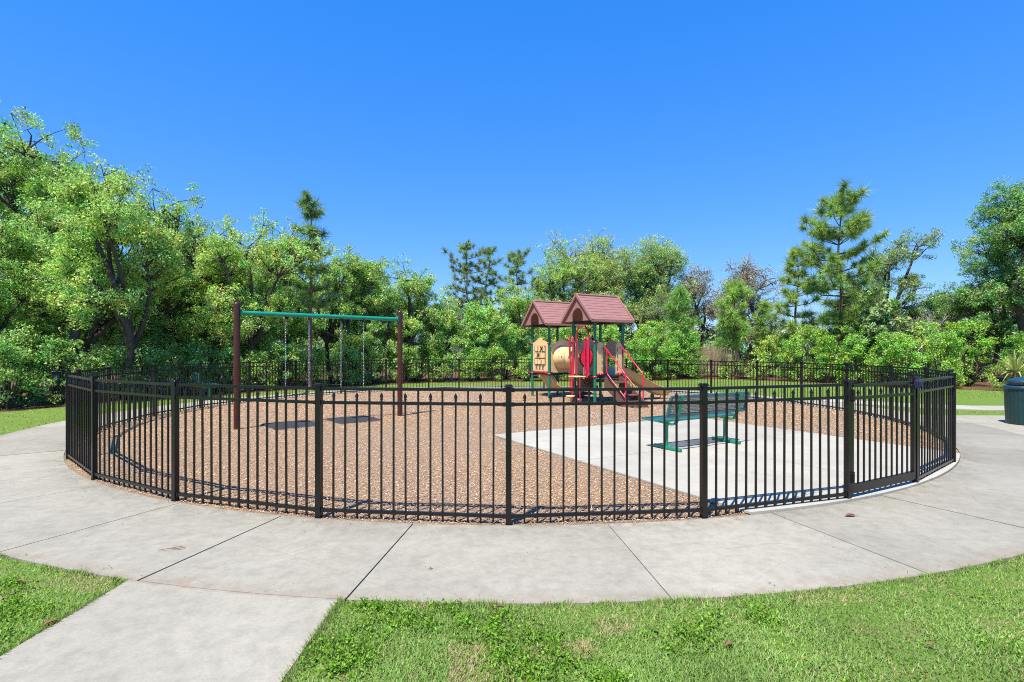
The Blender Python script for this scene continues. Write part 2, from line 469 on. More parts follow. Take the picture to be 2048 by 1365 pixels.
# side path that joins the ring from the lower left (runs past the camera)
sp = MB().add([(-2.64, -12, .006), (-1.10, -12, .006), (-1.10, 3.35, .006), (-2.64, 3.7, .006)], [(0, 1, 2, 3)]).build('entry_path', 'sub_base')
tag(sp, kind='structure')
def entry_poly(y0, y1):
    def outer(x): return CY-math.sqrt((R_OUT+.007)**2-x*x)
    if y1 is None:
        top = [(x, outer(x)) for x in np.linspace(-1.10, -2.64, 7)]
    else: top = [(-1.10, y1), (-2.64, y1)]
    return [(-2.64, y0), (-1.10, y0)]+top
for y0, y1 in ((1.75, None), (.22, 1.742), (-1.3, .212), (-2.8, -1.308)):
    MB().prism(entry_poly(y0, y1), -.08, Z_SLAB+g.uniform(-.003, .003)).build('slab', 'concrete_path', sp)

# bin pad and the far footpath on the right
bp = MB().add([(9.2, 9.8, .005), (14, 9.6, .005), (14, 12.9, .005), (9.6, 12.9, .005)], [(0, 1, 2, 3)]).build('bin_pad', 'sub_base'); tag(bp, kind='structure')
poly = [ring(a, R_OUT+.006) for a in (66, 70, 74, 78, 82, 86)]
poly = [(13.6, 9.9+.75)]+[(13.9, 12.75), (11.2, 12.95)]+poly[::-1]
MB().prism(poly, -.08, Z_SLAB-.004).build('slab', 'concrete_path', bp)
fp_l = [(10.05, 17.55), (11.2, 16.75), (12.2, 15.75), (13.3, 15.2), (15, 15.15), (18, 15.2), (23, 15.3), (32, 15.4)]
fp_r = [(9.85, 16.4), (10.6, 15.55), (11.6, 14.5), (13.0, 14.02), (15, 13.95), (18, 14.0), (23, 14.1), (32, 14.2)]
fp = MB()
fp.add([(*p, .006) for p in fp_r]+[(*p, .006) for p in fp_l], [(i, i+1, len(fp_r)+i+1, len(fp_r)+i) for i in range(len(fp_r)-1)])
fpo = fp.build('footpath', 'sub_base'); tag(fpo, kind='structure')
for i in range(len(fp_r)-1):
    a, b, c, d = (np.array(q) for q in (fp_r[i], fp_r[i+1], fp_l[i+1], fp_l[i]))
    e = .004
    ab = (b-a)/np.linalg.norm(b-a); dc = (c-d)/np.linalg.norm(c-d)
    MB().prism([a+ab*e, b-ab*e, c-dc*e, d+dc*e], -.08, Z_SLAB).build('slab', 'concrete_pad', fpo)

# concrete pad inside the fence: rectangle cut by the ring, four slabs
C1 = np.array((-.36, 9.76))
def clip_circle(poly, r):
    K = 240; out = poly
    for i in range(K):
        a = 2*math.pi*i/K; nx, ny = math.cos(a), math.sin(a); new = []
        if not out: return []
        for j in range(len(out)):
            p, q = out[j], out[(j+1) % len(out)]
            dp = (p[0]-CX)*nx+(p[1]-CY)*ny-r; dq = (q[0]-CX)*nx+(q[1]-CY)*ny-r
            if dp <= 0: new.append(p)
            if (dp < 0 < dq) or (dq < 0 < dp):
                t = dp/(dp-dq); new.append((p[0]+(q[0]-p[0])*t, p[1]+(q[1]-p[1])*t))
        out = new
    return out
us = [0, 2.5, 5.35]; vs = [0, 2.68, 5.3, 9.0]
def uv(u_, v_): return tuple(C1+U*u_+Vd*v_)
pb = clip_circle([uv(0, 9), uv(5.35, 9), uv(5.35, 0), uv(0, 0)], R_IN-.01)
pad = MB().prism(pb, -.05, Z_MULCH+.012).build('concrete_pad', 'sub_base'); tag(pad, kind='structure')
PADPOLY = pb
for i in range(2):
    for j in range(3):
        e = .003
        q = clip_circle([uv(us[i]+e, vs[j+1]-e), uv(us[i+1]-e, vs[j+1]-e), uv(us[i+1]-e, vs[j]+e), uv(us[i]+e, vs[j]+e)], R_IN-.006)
        if len(q) >= 3: MB().prism(q, -.05, Z_PAD+g.uniform(-.002, .002)).build('slab', 'concrete_pad', pad)

# planting bed under the trees
BASE = [(-60, 2), (-30, 6.5), (-18, 11.4), (-13.3, 13.9), (-12.0, 16.9), (-10.8, 18.9), (-7.7, 23.3), (-4.3, 26.3), (0, 27.2), (7, 27.6), (11.5, 30), (14.5, 27.2), (16.8, 22.2), (22, 20.9), (40, 19.5), (90, 16)]
outb = [(CX+(x-CX)*3.2, CY+(y-CY)*3.2) if y > 15 else (x*2.6, y) for x, y in BASE]
# densify the front edge and make it wavy
fr = []
for (x0, y0), (x1, y1) in zip(BASE[:-1], BASE[1:]):
    kk = max(2, int(math.hypot(x1-x0, y1-y0)/.8))
    for t in range(kk): fr.append((x0+(x1-x0)*t/kk+g.uniform(-.12, .12), y0+(y1-y0)*t/kk+g.uniform(-.12, .12)))
bk = []
for x, y in fr: bk.append((CX+(x-CX)*3.5, CY+(y-CY)*3.5 if y > CY else y-1))
V = [(*p, .005) for p in fr]+[(*p, .005) for p in bk]; k = len(fr)
tag(MB().add(V, [(i, i+1, k+i+1, k+i) for i in range(k-1)]).build('planting_bed', 'bed_litter'), kind='structure')

# ------------------------------------------------------------------ fence
POST_W, POST_H = .053, 1.26
def far_angle(px):
    """angle of the far crossing of a sight line with the fence circle (used once to read post spacing)"""
    k_ = (px-1024)/F; A = 1+k_*k_; B = -2*CY; C = CY*CY-RF*RF
    y = (-B+math.sqrt(max(0, B*B-4*A*C)))/(2*A); x = k_*y
    return math.degrees(math.atan2(x-CX, CY-y))
near_a = [-48, -36, -24, -12.1, -.2, 12, 23.9, 33.1, 45, 57]
far_r = [68.5] + [far_angle(p) for p in (1781, 1694, 1603, 1514.5, 1422.5, 1335.5, 1253, 1171, 1088, 1003, 918, 857.5, 772, 682, 592, 499, 401, 308)]
far_r = [a if a > 0 else a+360 for a in far_r]
angles = near_a + far_r + [360-72, 360-60]
angles = sorted(set(angles), key=lambda a: a)
fence = empty('picket_fence', (CX, CY, 0))
tag(fence, 'round black metal picket fence with square posts enclosing the mulched playground', 'fence')
def loc(a, r=RF, z=0): x, y = ring(a, r); return np.array((x-CX, y-CY, z))

post_me = MB().box((0, 0, POST_H/2-.05), (POST_W, POST_W, POST_H+.1)).mesh('post'); post_me.materials.append(MAT['black_powder'])
cap = MB().box((0, 0, POST_H+.008), (.078, .078, .016), bev=.004).box((0, 0, POST_H+.0215), (.064, .064, .011), bev=.006)
cap_me = cap.mesh('post_cap'); cap_me.materials.append(MAT['black_powder'])
PK = .0162
tall_me = MB().box((0, 0, (.022+1.222)/2), (PK, PK, 1.222-.022)).mesh('picket'); tall_me.materials.append(MAT['black_powder'])
short_me = MB().box((0, 0, (.022+1.135)/2), (PK, PK, 1.135-.022)).mesh('picket'); short_me.materials.append(MAT['black_powder'])
fin_me = MB().lathe([(.0135, 1.135), (.0145, 1.141), (.0105, 1.146), (.0165, 1.166), (.017, 1.172), (.0115, 1.180), (.012, 1.184), (.0045, 1.198), (.0, 1.206)], n=8).mesh('finial'); fin_me.materials.append(MAT['black_powder'])

def facing(a): return R(a)      # local x along the tangent
for a in angles:
    p = loc(a)
    po = link('post', post_me, None, fence, p, facing(a))
    link('post_cap', cap_me, None, po)

GATE = (23.9, 33.1)
pick = []
alla = angles+[angles[0]+360]
for a0, a1 in zip(alla[:-1], alla[1:]):
    if abs(a0-GATE[0]) < .01: continue
    p0, p1 = loc(a0), loc(a1); d = p1-p0; L = np.linalg.norm(d); d = d/L
    q0, q1 = p0+d*(POST_W/2-.002), p1-d*(POST_W/2-.002)
    for z, h_, w_ in ((1.236, .028, .03), (1.104, .028, .03), (.083, .030, .03)):
        r_ = MB().bar(q0+np.array((0, 0, z)), q1+np.array((0, 0, z)), w_, h_); zz_ = np.array((0, 0, z)); r_.bar(q0+zz_, q0+d*.028+zz_, w_+.008, h_+.008); r_.bar(q1-d*.028+zz_, q1+zz_, w_+.008, h_+.008); r_.build('rail', 'black_powder', fence)
    npk = max(3, int(round((L-.062)/.1185))-1)
    for i in range(npk):
        p = q0+(q1-q0)*(i+1)/(npk+1)
        pick.append((math.hypot(p[0]+CX, p[1]+CY), p, math.atan2(d[1], d[0]), (i % 2 == 0)))
order = sorted(range(len(pick)), key=lambda i: pick[i][0])
nearset = set(order[:300])
rest = MB()
for i, (dist, p, rz, short) in enumerate(pick):
    if i in nearset:
        o = link('picket', short_me if short else tall_me, None, fence, p, rz+g.uniform(-.03, .03)); o.rotation_euler[0] = g.normal()*.0025; o.rotation_euler[1] = g.normal()*.0025
        if short: link('finial', fin_me, None, o)
    else:
        top = 1.135 if short else 1.222
        rest.box((p[0], p[1], (top+.022)/2), (PK, PK, top-.022), rz)
        if short: rest.tube([(p[0], p[1], 1.135), (p[0], p[1], 1.168), (p[0], p[1], 1.204)], [.011, .017, .002], 5)
tag(rest.build('far_pickets', 'black_powder', fence), kind='stuff')

# gate
ga, gb = loc(GATE[0]), loc(GATE[1])
gate = empty('gate', (CX+ga[0], CY+ga[1], 0), math.atan2(gb[1]-ga[1], gb[0]-ga[0]))
tag(gate, 'black metal picket gate with a deep bottom rail beside the concrete pad', 'gate')
GL = float(np.linalg.norm(gb-ga)); x0, x1 = .062, GL-.062
for x in (x0, x1): MB().box((x, 0, .64), (.04, .04, 1.10)).build('stile', 'black_powder', gate)
for z, h_, d_ in ((1.222, .032, .034), (1.09, .03, .034), (.128, .092, .04)):
    MB().box(((x0+x1)/2, 0, z), (x1-x0-.041, d_, h_)).build('rail', 'black_powder', gate)
npk = 10
gp_me = MB().box((0, 0, .64), (PK, PK, .93)).mesh('picket'); gp_me.materials.append(MAT['black_powder'])
gt_me = MB().box((0, 0, 1.155), (PK*.98, PK*.98, .11)).mesh('picket_top'); gt_me.materials.append(MAT['black_powder'])
for i in range(npk):
    x = x0+.02+(x1-x0-.04)*(i+1)/(npk+1)
    o = link('picket', gp_me, None, gate, (x, 0, 0))
    if i % 2 == 0: link('finial', fin_me, None, o, (0, 0, -.022))
    else: link('picket_top', gt_me, None, o)
for z in (.26, 1.12):
    MB().box((.036, -.012, z), (.05, .05, .09), bev=.006).tube([(.036, -.04, z-.06), (.036, -.04, z+.06)], .012, 8).build('hinge', 'black_powder', gate)
MB().box((x1+.01, -.035, 1.20), (.05, .04, .10), bev=.008).tube([(x1+.01, -.035, 1.25), (x1+.01, -.035, 1.30)], .016, 10).bar((x1-.02, -.06, 1.19), (x1+.12, -.05, 1.185), .014, .02).box((x1+.03, -.065, 1.215), (.06, .03, .045), bev=.006).build('latch', 'navy', gate)

# ------------------------------------------------------------------ swing set
SA = np.array((-5.57, 10.63)); SB = np.array((-2.74, 12.84))
sL = float(np.linalg.norm(SB-SA)); srz = math.atan2(*(SB-SA)[::-1])
swing = empty('swing_set', (*SA, 0), srz)
tag(swing, 'swing set with dark maroon posts, green top beam and hanging chains', 'swing set')
for x in (0, sL):
    p = MB().lathe([(.0625, -.1), (.0625, 2.5)], (x, 0, 0), 20).build('post', 'maroon_post', swing)
    MB().lathe([(.066, 2.498), (.066, 2.54), (.06, 2.565), (.035, 2.582), (0, 2.588)], (x, 0, 0), 20).build('post_cap', 'maroon_post', p)
    sgn = 1 if x == 0 else -1
    MB().box((x+sgn*.067, 0, 2.37), (.012, .10, .16), bev=.004).lathe([(.05, 0), (.05, .001)], (x, 0, 2.2), 6).build('bracket', 'teal_beam', swing)
MB().tube([(.075, 0, 2.37), (sL-.075, 0, 2.37)], .045, 16).build('beam', 'teal_beam', swing)
def chain_mesh(L):
    mb = MB(); step = .036; k = int(L/step)
    for i in range(k):
        z = -i*step-.02; ang = (i % 2)*math.pi/2+.4; pts = []
        for j in range(7):
            t = 2*math.pi*j/6
            pts.append((math.cos(ang)*.013*math.sin(t), math.sin(ang)*.013*math.sin(t), z+.024*math.cos(t)))
        mb.tube(pts, .0036, 4, cap=False)
    return mb.mesh('chain')
chm = chain_mesh(1.60); chm.materials.append(MAT['steel_chain'])
# chain positions along the beam
def along(px):
    # solve for the point of the beam line seen at that photo column
    k_ = (px-1024)/F; d = (SB-SA)/sL
    return (k_*SA[1]-SA[0])/(d[0]-k_*d[1])
for pa, pb_ in ((571, 618), (682, 727)):
    xa, xb = along(pa), along(pb_)
    for x in (xa, xb):
        MB().box((x, 0, 2.33), (.03, .10, .035), bev=.006).tube([(x, 0, 2.33), (x, 0, 2.27)], .012, 6).build('hanger', 'rubber', swing)
        link('chain', chm, None, swing, (x, 0, 2.27))
    pts = []
    N = 12
    seat = MB(); V = []
    for i in range(N+1):
        t = i/N; x = xa+(xb-xa)*t; z = .70+.0-.05*math.sin(math.pi*t)
        for y_ in (-.075, .075):
            V.append((x, y_, z)); 
    top = [(a_, b_, c_+.012) for a_, b_, c_ in V]
    Fc = [(2*i, 2*i+1, 2*i+3, 2*i+2) for i in range(N)]
    nV = len(V)
    Fq = [tuple(j+nV for j in f[::-1]) for f in Fc]+[(2*i, 2*i+2, nV+2*i+2, nV+2*i) for i in range(N)]+[(2*i+1, nV+2*i+1, nV+2*i+3, 2*i+3) for i in range(N)]+[(0, nV, nV+1, 1), (2*N, 2*N+1, nV+2*N+1, nV+2*N)]
    seat.add(V+top, Fc+Fq); seat.build('belt_seat', 'rubber', swing)

def mat_pad(cx, cy, L_, W_, rz, label):
    o = empty('rubber_mat', (cx, cy, Z_MULCH), rz)
    tag(o, label, 'mat', 'wear mats under the swings')
    e = .05
    MB().add([(-L_/2, -W_/2, .004), (L_/2, -W_/2, .004), (L_/2, W_/2, .004), (-L_/2, W_/2, .004),
              (-L_/2+e, -W_/2+e, .035), (L_/2-e, -W_/2+e, .035), (L_/2-e, W_/2-e, .04), (-L_/2+e, W_/2-e, .04)],
             [(0, 1, 5, 4), (1, 2, 6, 5), (2, 3, 7, 6), (3, 0, 4, 7), (4, 5, 6, 7)]).build('mat', 'rubber', o)
mat_pad(-4.68, 11.18, 1.02, 1.02, srz+.08, 'grey rubber wear mat under the swing nearer the left post')
mat_pad(-3.62, 12.02, 1.02, 1.02, srz+.02, 'grey rubber wear mat under the swing nearer the right post')

# ------------------------------------------------------------------ play structure
def make_play():
    P = empty('play_structure', (2.45, 15.5, 0), UA)
    tag(P, 'two-tower playground climber with brown gabled roofs, green posts, tunnel and tan slide', 'play structure')
    S = 1.07; DK = .85; EV = 2.50; RG = 3.30
    towers = [(0.0, 0.0), (2.44, 2.44)]
    for (ty, _) in towers:
        for x in (0, S):
            for y in (ty, ty+S):
                po = MB().lathe([(.045, -.1), (.045, EV+.06)], (x, y, 0), 16).build('post', 'green_post', P)
                for z in (DK-.02, 1.86):
                    MB().lathe([(.05, -.025), (.066, -.022), (.066, .022), (.05, .025)], (x, y, z), 16).build('collar', 'crimson', po)
        dk = MB().box((S/2, ty+S/2, DK-.03), (S-.02, S-.02, .05), bev=.006)
        dk.build('deck', 'deck_black', P)
        # roof
        o_ = .27; x0, x1 = -.29, S+.23; yc = ty+S/2; hw = S/2+.24; t = .05
        rf = empty('roof', (0, 0, 0)); rf.parent = P
        sl = math.hypot(hw, RG-EV)
        ang = math.atan2(RG-EV, hw)
        for sg in (-1, 1):
            # slope plane, own object space: x along ridge, y up the slope (for the shingle pattern)
            ms = MB(); nrow = 9
            ms.box(((x1-x0)/2, sl/2, -.02), (x1-x0, sl, .03))
            for r_ in range(nrow):       # lapped courses
                ya, yb = sl*r_/nrow, sl*(r_+1)/nrow
                ms.add([(0.03, ya, .004), (x1-x0-.03, ya, .004), (x1-x0-.03, yb, -.003), (.03, yb, -.003), (.03, ya, -.004), (x1-x0-.03, ya, -.004)],
                       [(0, 1, 2, 3), (4, 5, 1, 0)])
            so = ms.build('roof_slope', 'roof_plastic', rf)
            if sg < 0:
                so.location = (x0, yc-hw, EV); so.rotation_euler = (ang, 0, 0)
            else:
                so.location = (x1, yc+hw, EV); so.rotation_euler = (ang, 0, math.pi)
            # eave trim
            MB().box(((x0+x1)/2, yc+sg*(hw-.008), EV-.006), (x1-x0+.03, .05, .10), bev=.015).build('eave_trim', 'roof_trim', rf)
        MB().tube([(x0-.015, yc, RG+.005), (x1+.015, yc, RG+.005)], .035, 10).build('ridge_cap', 'roof_trim', rf)
        for xe, sx in ((x0, -1), (x1, 1)):
            # verge trims
            for sg in (-1, 1):
                MB().bar((xe, yc+sg*hw, EV+.0), (xe, yc, RG+.0), .05, .075, up=(0, sg, 1)).build('verge_trim', 'roof_trim', rf)
            # gable board with a round arch cut out
            out = [(-hw+.05, .0), (hw-.05, .0), (0, RG-EV-.07)]
            ar = .27; arch = []
            for i in range(15):
                th = math.pi*i/14; arch.append((ar*math.cos(th), .12+ar*1.02*math.sin(th)))
            poly = [(-hw+.05, 0), (-ar, 0)]+[(-ar, .12)]+arch[::-1][1:-1]+[(ar, .12), (ar, 0), (hw-.05, 0), (0, RG-EV-.06)]
            # split left/right halves so that the faces stay simple
            for sg in (-1, 1):
                half = [(sg*(hw-.05), 0), (sg*ar, 0), (sg*ar, .12)]
                for i in range(1, 8):
                    th = math.pi/2*i/7; half.append((sg*ar*math.cos(th), .12+ar*1.02*math.sin(th)))
                half.append((0, RG-EV-.06))
                MB().plate(half, (xe-sx*.06, yc, EV+.0), (0, 1, 0), (0, 0, 1), .035).build('gable_board', 'roof_trim', rf)
        # tie bars under the eaves
        for y in (ty, ty+S): MB().box((S/2, y, EV-.02), (S-.08, .05, .06)).build('tie_bar', 'deck_black', rf)
        for x in (0, S): MB().box((x, ty+S/2, EV-.02), (.05, S-.08, .06)).build('tie_bar', 'deck_black', rf)

    def wavy(w_, h_, cap_):
        pts = [(-w_/2, 0), (w_/2, 0), (w_/2, h_)]
        for i in range(1, 16):
            t = i/16; x = w_/2-w_*t
            pts.append((x, h_+cap_*(.5-.5*math.cos(2*math.pi*t))**1.0))
        pts.append((-w_/2, h_)); return pts
    W_ = S-.13
    # tic-tac-toe panel on the outer gable side of the far tower (faces -x)
    y0 = 2.44
    tp = MB().plate(wavy(W_, .98, .16), (0, y0+S/2, DK+.06), (0, 1, 0), (0, 0, 1), .03).build('game_panel', 'tan_plastic', P)
    zc = DK+.06
    gl = MB()
    for z in (.28, .50, .72, .92): gl.box((-.022, y0+S/2, zc+z-.06), (.012, .66, .018))
    for dy in (-.33, .33): gl.box((-.022, y0+S/2+dy, zc+.54), (.0115, .016, .64))
    gl.build('panel_frame', 'mark_dark', tp)
    for r_ in range(3):
        for c_ in range(3):
            yy = y0+S/2-.21+.21*c_; zz = zc+.33+.22*r_
            bl = MB().tube([(-.03, yy, zz-.09), (-.03, yy, zz+.09)], .075, 14).build('game_block', 'tan_plastic', tp)
    def xmark(yy, zz, s_):
        for q in (-1, 1):
            MB().bar((-.108, yy-s_, zz-q*s_), (-.108, yy+s_, zz+q*s_), .03, .014, up=(1, 0, 0)).build('mark', 'mark_dark', tp)
    # rows as seen from the gable side: left is +y there
    xmark(y0+S/2-.21, zc+.77, .075); xmark(y0+S/2+0.0, zc+.55, .075)
    for yy, zz in ((y0+S/2+.0, zc+.77), (y0+S/2+.21, zc+.77), (y0+S/2-.21, zc+.33), (y0+S/2+.21, zc+.33)):
        arc = [(-.106, yy+.035*math.cos(t)+.02, zz+.065*math.sin(t)) for t in np.linspace(math.pi*.35, math.pi*1.65, 9)]
        MB().tube(arc, .009, 5).build('mark', 'mark_dark', tp)
    for dy in (-.2, 0, .2):
        MB().box((-.02, y0+S/2+dy, zc+.10), (.02, .10, .06), bev=.008).build('foot_block', 'cap_brown', tp)
    # crimson clamp at the foot of that panel
    MB().tube([(-.02, y0+.1, DK-.0), (-.03, y0+.25, DK+.02), (-.03, y0+S-.25, DK+.02), (-.02, y0+S-.1, DK)], .022, 8).build('clamp_bar', 'crimson', P)

    # tunnel with its end panels
    ty0, ty1 = S, 2.44; zr = DK+.53; rt = .40
    for yy in (ty0-.0, ty1+.0):
        poly = wavy(W_, .94, .18)
        # panel with a hole: build as ring of quads between hole and outline
        cx_, cz_ = 0, .50
        K = 40; hole = []; outl = []
        for i in range(K):
            th = 2*math.pi*i/K; dx, dz = math.cos(th), math.sin(th)
            hole.append((.32*dx, cz_+.32*dz))
            # ray to the rectangle outline with the wavy top
            t = 1e9
            if dx > 1e-6: t = min(t, (W_/2)/dx)
            if dx < -1e-6: t = min(t, (-W_/2)/dx)
            if dz < -1e-6: t = min(t, -cz_/dz)
            if dz > 1e-6:
                tt = (.94-cz_)/dz
                for _ in range(6):
                    xx = max(-W_/2, min(W_/2, dx*tt)); tt = (.94+.18*(.5-.5*math.cos(2*math.pi*(xx+W_/2)/W_))-cz_)/dz
                t = min(t, tt)
            outl.append((dx*t, cz_+dz*t))
        V = []
        for off in (-.015, .015):
            for p in hole: V.append((S/2+p[0], yy+off, DK+.02+p[1]))
            for p in outl: V.append((S/2+p[0], yy+off, DK+.02+p[1]))
        Fc = []
        for i in range(K):
            j = (i+1) % K
            Fc += [(i, j, K+j, K+i), (2*K+i, 3*K+i, 3*K+j, 2*K+j), (i, 2*K+i, 2*K+j, j), (K+i, K+j, 3*K+j, 3*K+i)]
        pn = MB().add(V, Fc).build('tunnel_panel', 'tan_plastic', P)
        # darker header board
        hd = [(-W_/2, .80)]+[(W_/2, .80)]+[p for p in wavy(W_, .95, .19) if p[1] > .5]
        MB().plate(hd, (S/2, yy-.02, DK+.02), (1, 0, 0), (0, 0, 1), .012).build('header', 'cap_brown', pn)
    # tunnel tube with flared collars (open shell with thickness)
    prof = []
    Lt = ty1-ty0-.03
    for t, r_ in ((0, .40), (.03, .40), (.05, .37), (.30, .355), (.48, .355), (.49, .37), (.51, .37), (.52, .355), (.70, .355), (.95, .37), (.97, .40), (1, .40)):
        prof.append((r_, ty0+.015+Lt*t))
    V = []; K = 28
    allp = prof+[(r_-.015, y_) for r_, y_ in prof[::-1]]
    for r_, y_ in allp:
        for j in range(K):
            th = 2*math.pi*j/K; V.append((S/2+r_*math.cos(th), y_, DK+.52+r_*math.sin(th)))
    kk = len(allp)
    Fc = [(i*K+j, i*K+(j+1) % K, ((i+1) % kk)*K+(j+1) % K, ((i+1) % kk)*K+j) for i in range(kk) for j in range(K)]
    tn = MB().add(V, Fc, True).build('tunnel', 'tan_plastic', P)
    for yy in (1.98, 2.13):
        MB().box((S/2-.35, yy, DK+.55), (.02, .03, .06), bev=.006).build('tunnel_hole', 'mark_dark', tn)

    # near tower, left-hand side (x=0): loop climber
    xo = -.10
    def arch_pts(yc, w_, zb, zt, x):
        pts = [(x, yc-w_/2, zb), (x, yc-w_/2, zt-w_/2)]
        for i in range(1, 12):
            th = math.pi-math.pi*i/12; pts.append((x, yc+w_/2*math.cos(th), zt-w_/2+w_/2*math.sin(th)))
        return pts+[(x, yc+w_/2, zt-w_/2), (x, yc+w_/2, zb)]
    MB().tube(arch_pts(.53, .62, DK+.0, 2.36, -.06), .021, 8).build('arch_handle', 'crimson', P)
    # twin loop ladder standing in the mulch at the far post
    MB().tube([(-.10, 1.0, .0), (-.10, 1.0, 1.42), (-.16, 1.06, 1.5), (-.16, 1.06, 2.0)], .026, 8).build('climber_pole', 'crimson', P)
    MB().tube(arch_pts(.97, .16, .30, 2.05, -.14), .02, 8).build('climber_loop', 'crimson', P)
    # narrow loop with wheel disc near the front post
    MB().tube(arch_pts(.36, .15, DK-.05, 1.98, -.05), .022, 8).build('climber_loop', 'crimson', P)
    MB().tube([(-.045, .36, DK-.05), (-.045, .36, 1.9)], .02, 8).build('climber_bar', 'crimson', P)
    V = MB(); V.tube([(-.012, .40, 1.40), (.022, .40, 1.40)], .27, 28).build('wheel_disc', 'crimson', P)
    # side infill panels on the loop side
    for yy in (.92,): MB().plate([(-.06, 0), (.10, 0), (.06, .55), (.03, .96), (-.06, .98)], (0.0, yy, DK+.04), (0, 1, 0), (0, 0, 1), .03).build('side_panel', 'tan_plastic', P)
    # tan step planks and pods of the climber
    MB().box((-.18, .62, DK-.03), (.34, .46, .035), bev=.012).build('step_plank', 'tan_plastic', P)
    MB().lathe([(.0, .20), (.15, .20), (.16, .215), (.15, .235), (0, .24)], (-.28, .82, 0), 18).tube([(-.28, .82, -.05), (-.28, .82, .21)], .03, 8).build('step_pod', 'tan_plastic', P)
    MB().tube([(-.25, .40, 0), (-.25, .40, DK-.05)], .018, 8).build('climber_leg', 'crimson', P)

    # front side (y=0): stair with crimson rails
    for xx, sgn in ((.17, 1), (S-.17, -1)):
        poly = [(-.11, 0), (.11, 0), (.11, .86)]+[(.11*math.cos(t) if sgn*math.cos(t) > 0 else .11*math.cos(t), .86+.12*math.sin(t)) for t in np.linspace(.2, math.pi-.2, 9)]+[(-.11, .86)]
        pn = MB().plate(poly, (xx, -.01, DK+.04), (1, 0, 0), (0, 0, 1), .035).build('stair_panel', 'tan_plastic', P)
        for q in range(4):
            MB().box((xx+sgn*.07, -.03, DK+.22+.19*q), (.022, .012, .11), bev=.004).build('slot', 'mark_dark', pn)
        for q in (-1, 1): MB().lathe([(0, -.03), (.035, -.03), (.05, 0), (.035, .03), (0, .03)], (xx+q*.07, -.05, DK+.07), 10).build('knob', 'crimson', pn)
    ns = 4; run = 1.05
    stx = .36
    st = empty('stair'); st.parent = P
    for i in range(ns):
        z = DK*(ns-i-.0)/(ns+1); y = -.10-run*(i+.5)/ns
        MB().box((.60, y, z-.02), (.52, run/ns+.05, .04), bev=.01).build('tread', 'brown_plastic', st)
    for xx in (.29, .85):
        poly = [(0, DK-.02), (-.12, DK-.02), (-run, .20), (-run-.12, .18), (-run-.12, 0), (-run+.22, 0), (0, DK-.34)]
        MB().plate(poly[::-1], (xx+.03, -.05, 0), (0, 1, 0), (0, 0, 1), .03).build('stringer', 'brown_plastic', st)
    MB().box((.60, -run-.14, .085), (.50, .30, .17), bev=.02).build('bottom_step', 'brown_plastic', st)
    for xx in (.26, .92):
        MB().tube([(xx, -.06, 1.70), (xx, -.12, 1.72), (xx, -.98, .98), (xx, -1.04, .90), (xx, -1.04, 0)], .021, 8).build('handrail', 'crimson', P)
        MB().tube([(xx, -.22, 1.62), (xx, -.22, .98), (xx, -.27, .90), (xx, -1.02, .28)], .017, 8).build('handrail', 'crimson', P)

    # slide on the right-hand side (x = S, towards +x)
    def slide(x_start, y_c, length, name, mat, wob=0.0, z0=DK, lanes=1):
        K = 26; prof = []
        hwd = .27
        if lanes == 1:
            cs = [(-hwd-.03, .25), (-hwd, .26), (-hwd+.03, .22), (-hwd+.06, .04), (-.12, .0), (.12, .0), (hwd-.06, .04), (hwd-.03, .22), (hwd, .26), (hwd+.03, .25)]
        else:
            cs = []
            for ln in range(lanes):
                c_ = -hwd*1.3+hwd*2.6*(ln+.5)/lanes; h_ = hwd*1.3/lanes
                cs += [(c_-h_, .12), (c_-h_*.7, .03), (c_, .0), (c_+h_*.7, .03)]
            cs += [(hwd*1.3, .12)]
        rows = []
        for i in range(K+1):
            t = i/K; x = x_start+length*t
            s_ = t*t*(3-2*t)
            z = z0*(1-s_)*(1-.0)+.13*s_ if t < 1 else .13
            z = z0+(.13-z0)*(1-(1-min(1, t/.85))**1.0)**1.0 if False else z
            rows.append((x, y_c+wob*math.sin(t*2.6), z))
        V = []; M_ = len(cs)
        for off in (0, -.02):
            for (x, y, z) in rows:
                for (a_, b_) in cs: V.append((x, y+a_, z+b_+off))
        nn = (K+1)*M_
        Fc = []
        for i in range(K):
            for j in range(M_-1):
                Fc.append((i*M_+j, (i+1)*M_+j, (i+1)*M_+j+1, i*M_+j+1))
                Fc.append((nn+i*M_+j, nn+i*M_+j+1, nn+(i+1)*M_+j+1, nn+(i+1)*M_+j))
            for j in (0, M_-1):
                q = (i*M_+j, nn+i*M_+j, nn+(i+1)*M_+j, (i+1)*M_+j); Fc.append(q if j == 0 else q[::-1])
        for i in (0, K):
            for j in range(M_-1):
                q = (i*M_+j, i*M_+j+1, nn+i*M_+j+1, nn+i*M_+j); Fc.append(q if i == 0 else q[::-1])
        so = MB().add(V, Fc, True).build(name, mat, P)
        xe = x_start+length*.86; ye = y_c+wob*math.sin(.86*2.6)
        MB().tube([(xe, ye-.15, -.05), (xe, ye-.15, .16), (xe, ye+.15, .16), (xe, ye+.15, -.05)], .02, 8).build('slide_leg', 'tan_slide', so)
        return so
    slide(S+.02, S/2, 2.25, 'slide', 'tan_slide')
    # hood panels where the slide leaves the deck
    for sg in (-1, 1):
        MB().plate([(-.10, 0), (.10, 0), (.10, .78), (0, .92), (-.10, .78)], (S, S/2+sg*.38, DK+.03), (0, 1, 0), (0, 0, 1), .03).build('slide_panel', 'tan_plastic', P)
    # back side of the near tower and of the far tower: wavy brown panels
    MB().plate(wavy(W_, .95, .18), (S, 2.44+S/2, DK+.05), (0, 1, 0), (0, 0, 1), .03).build('back_panel', 'cap_brown', P)
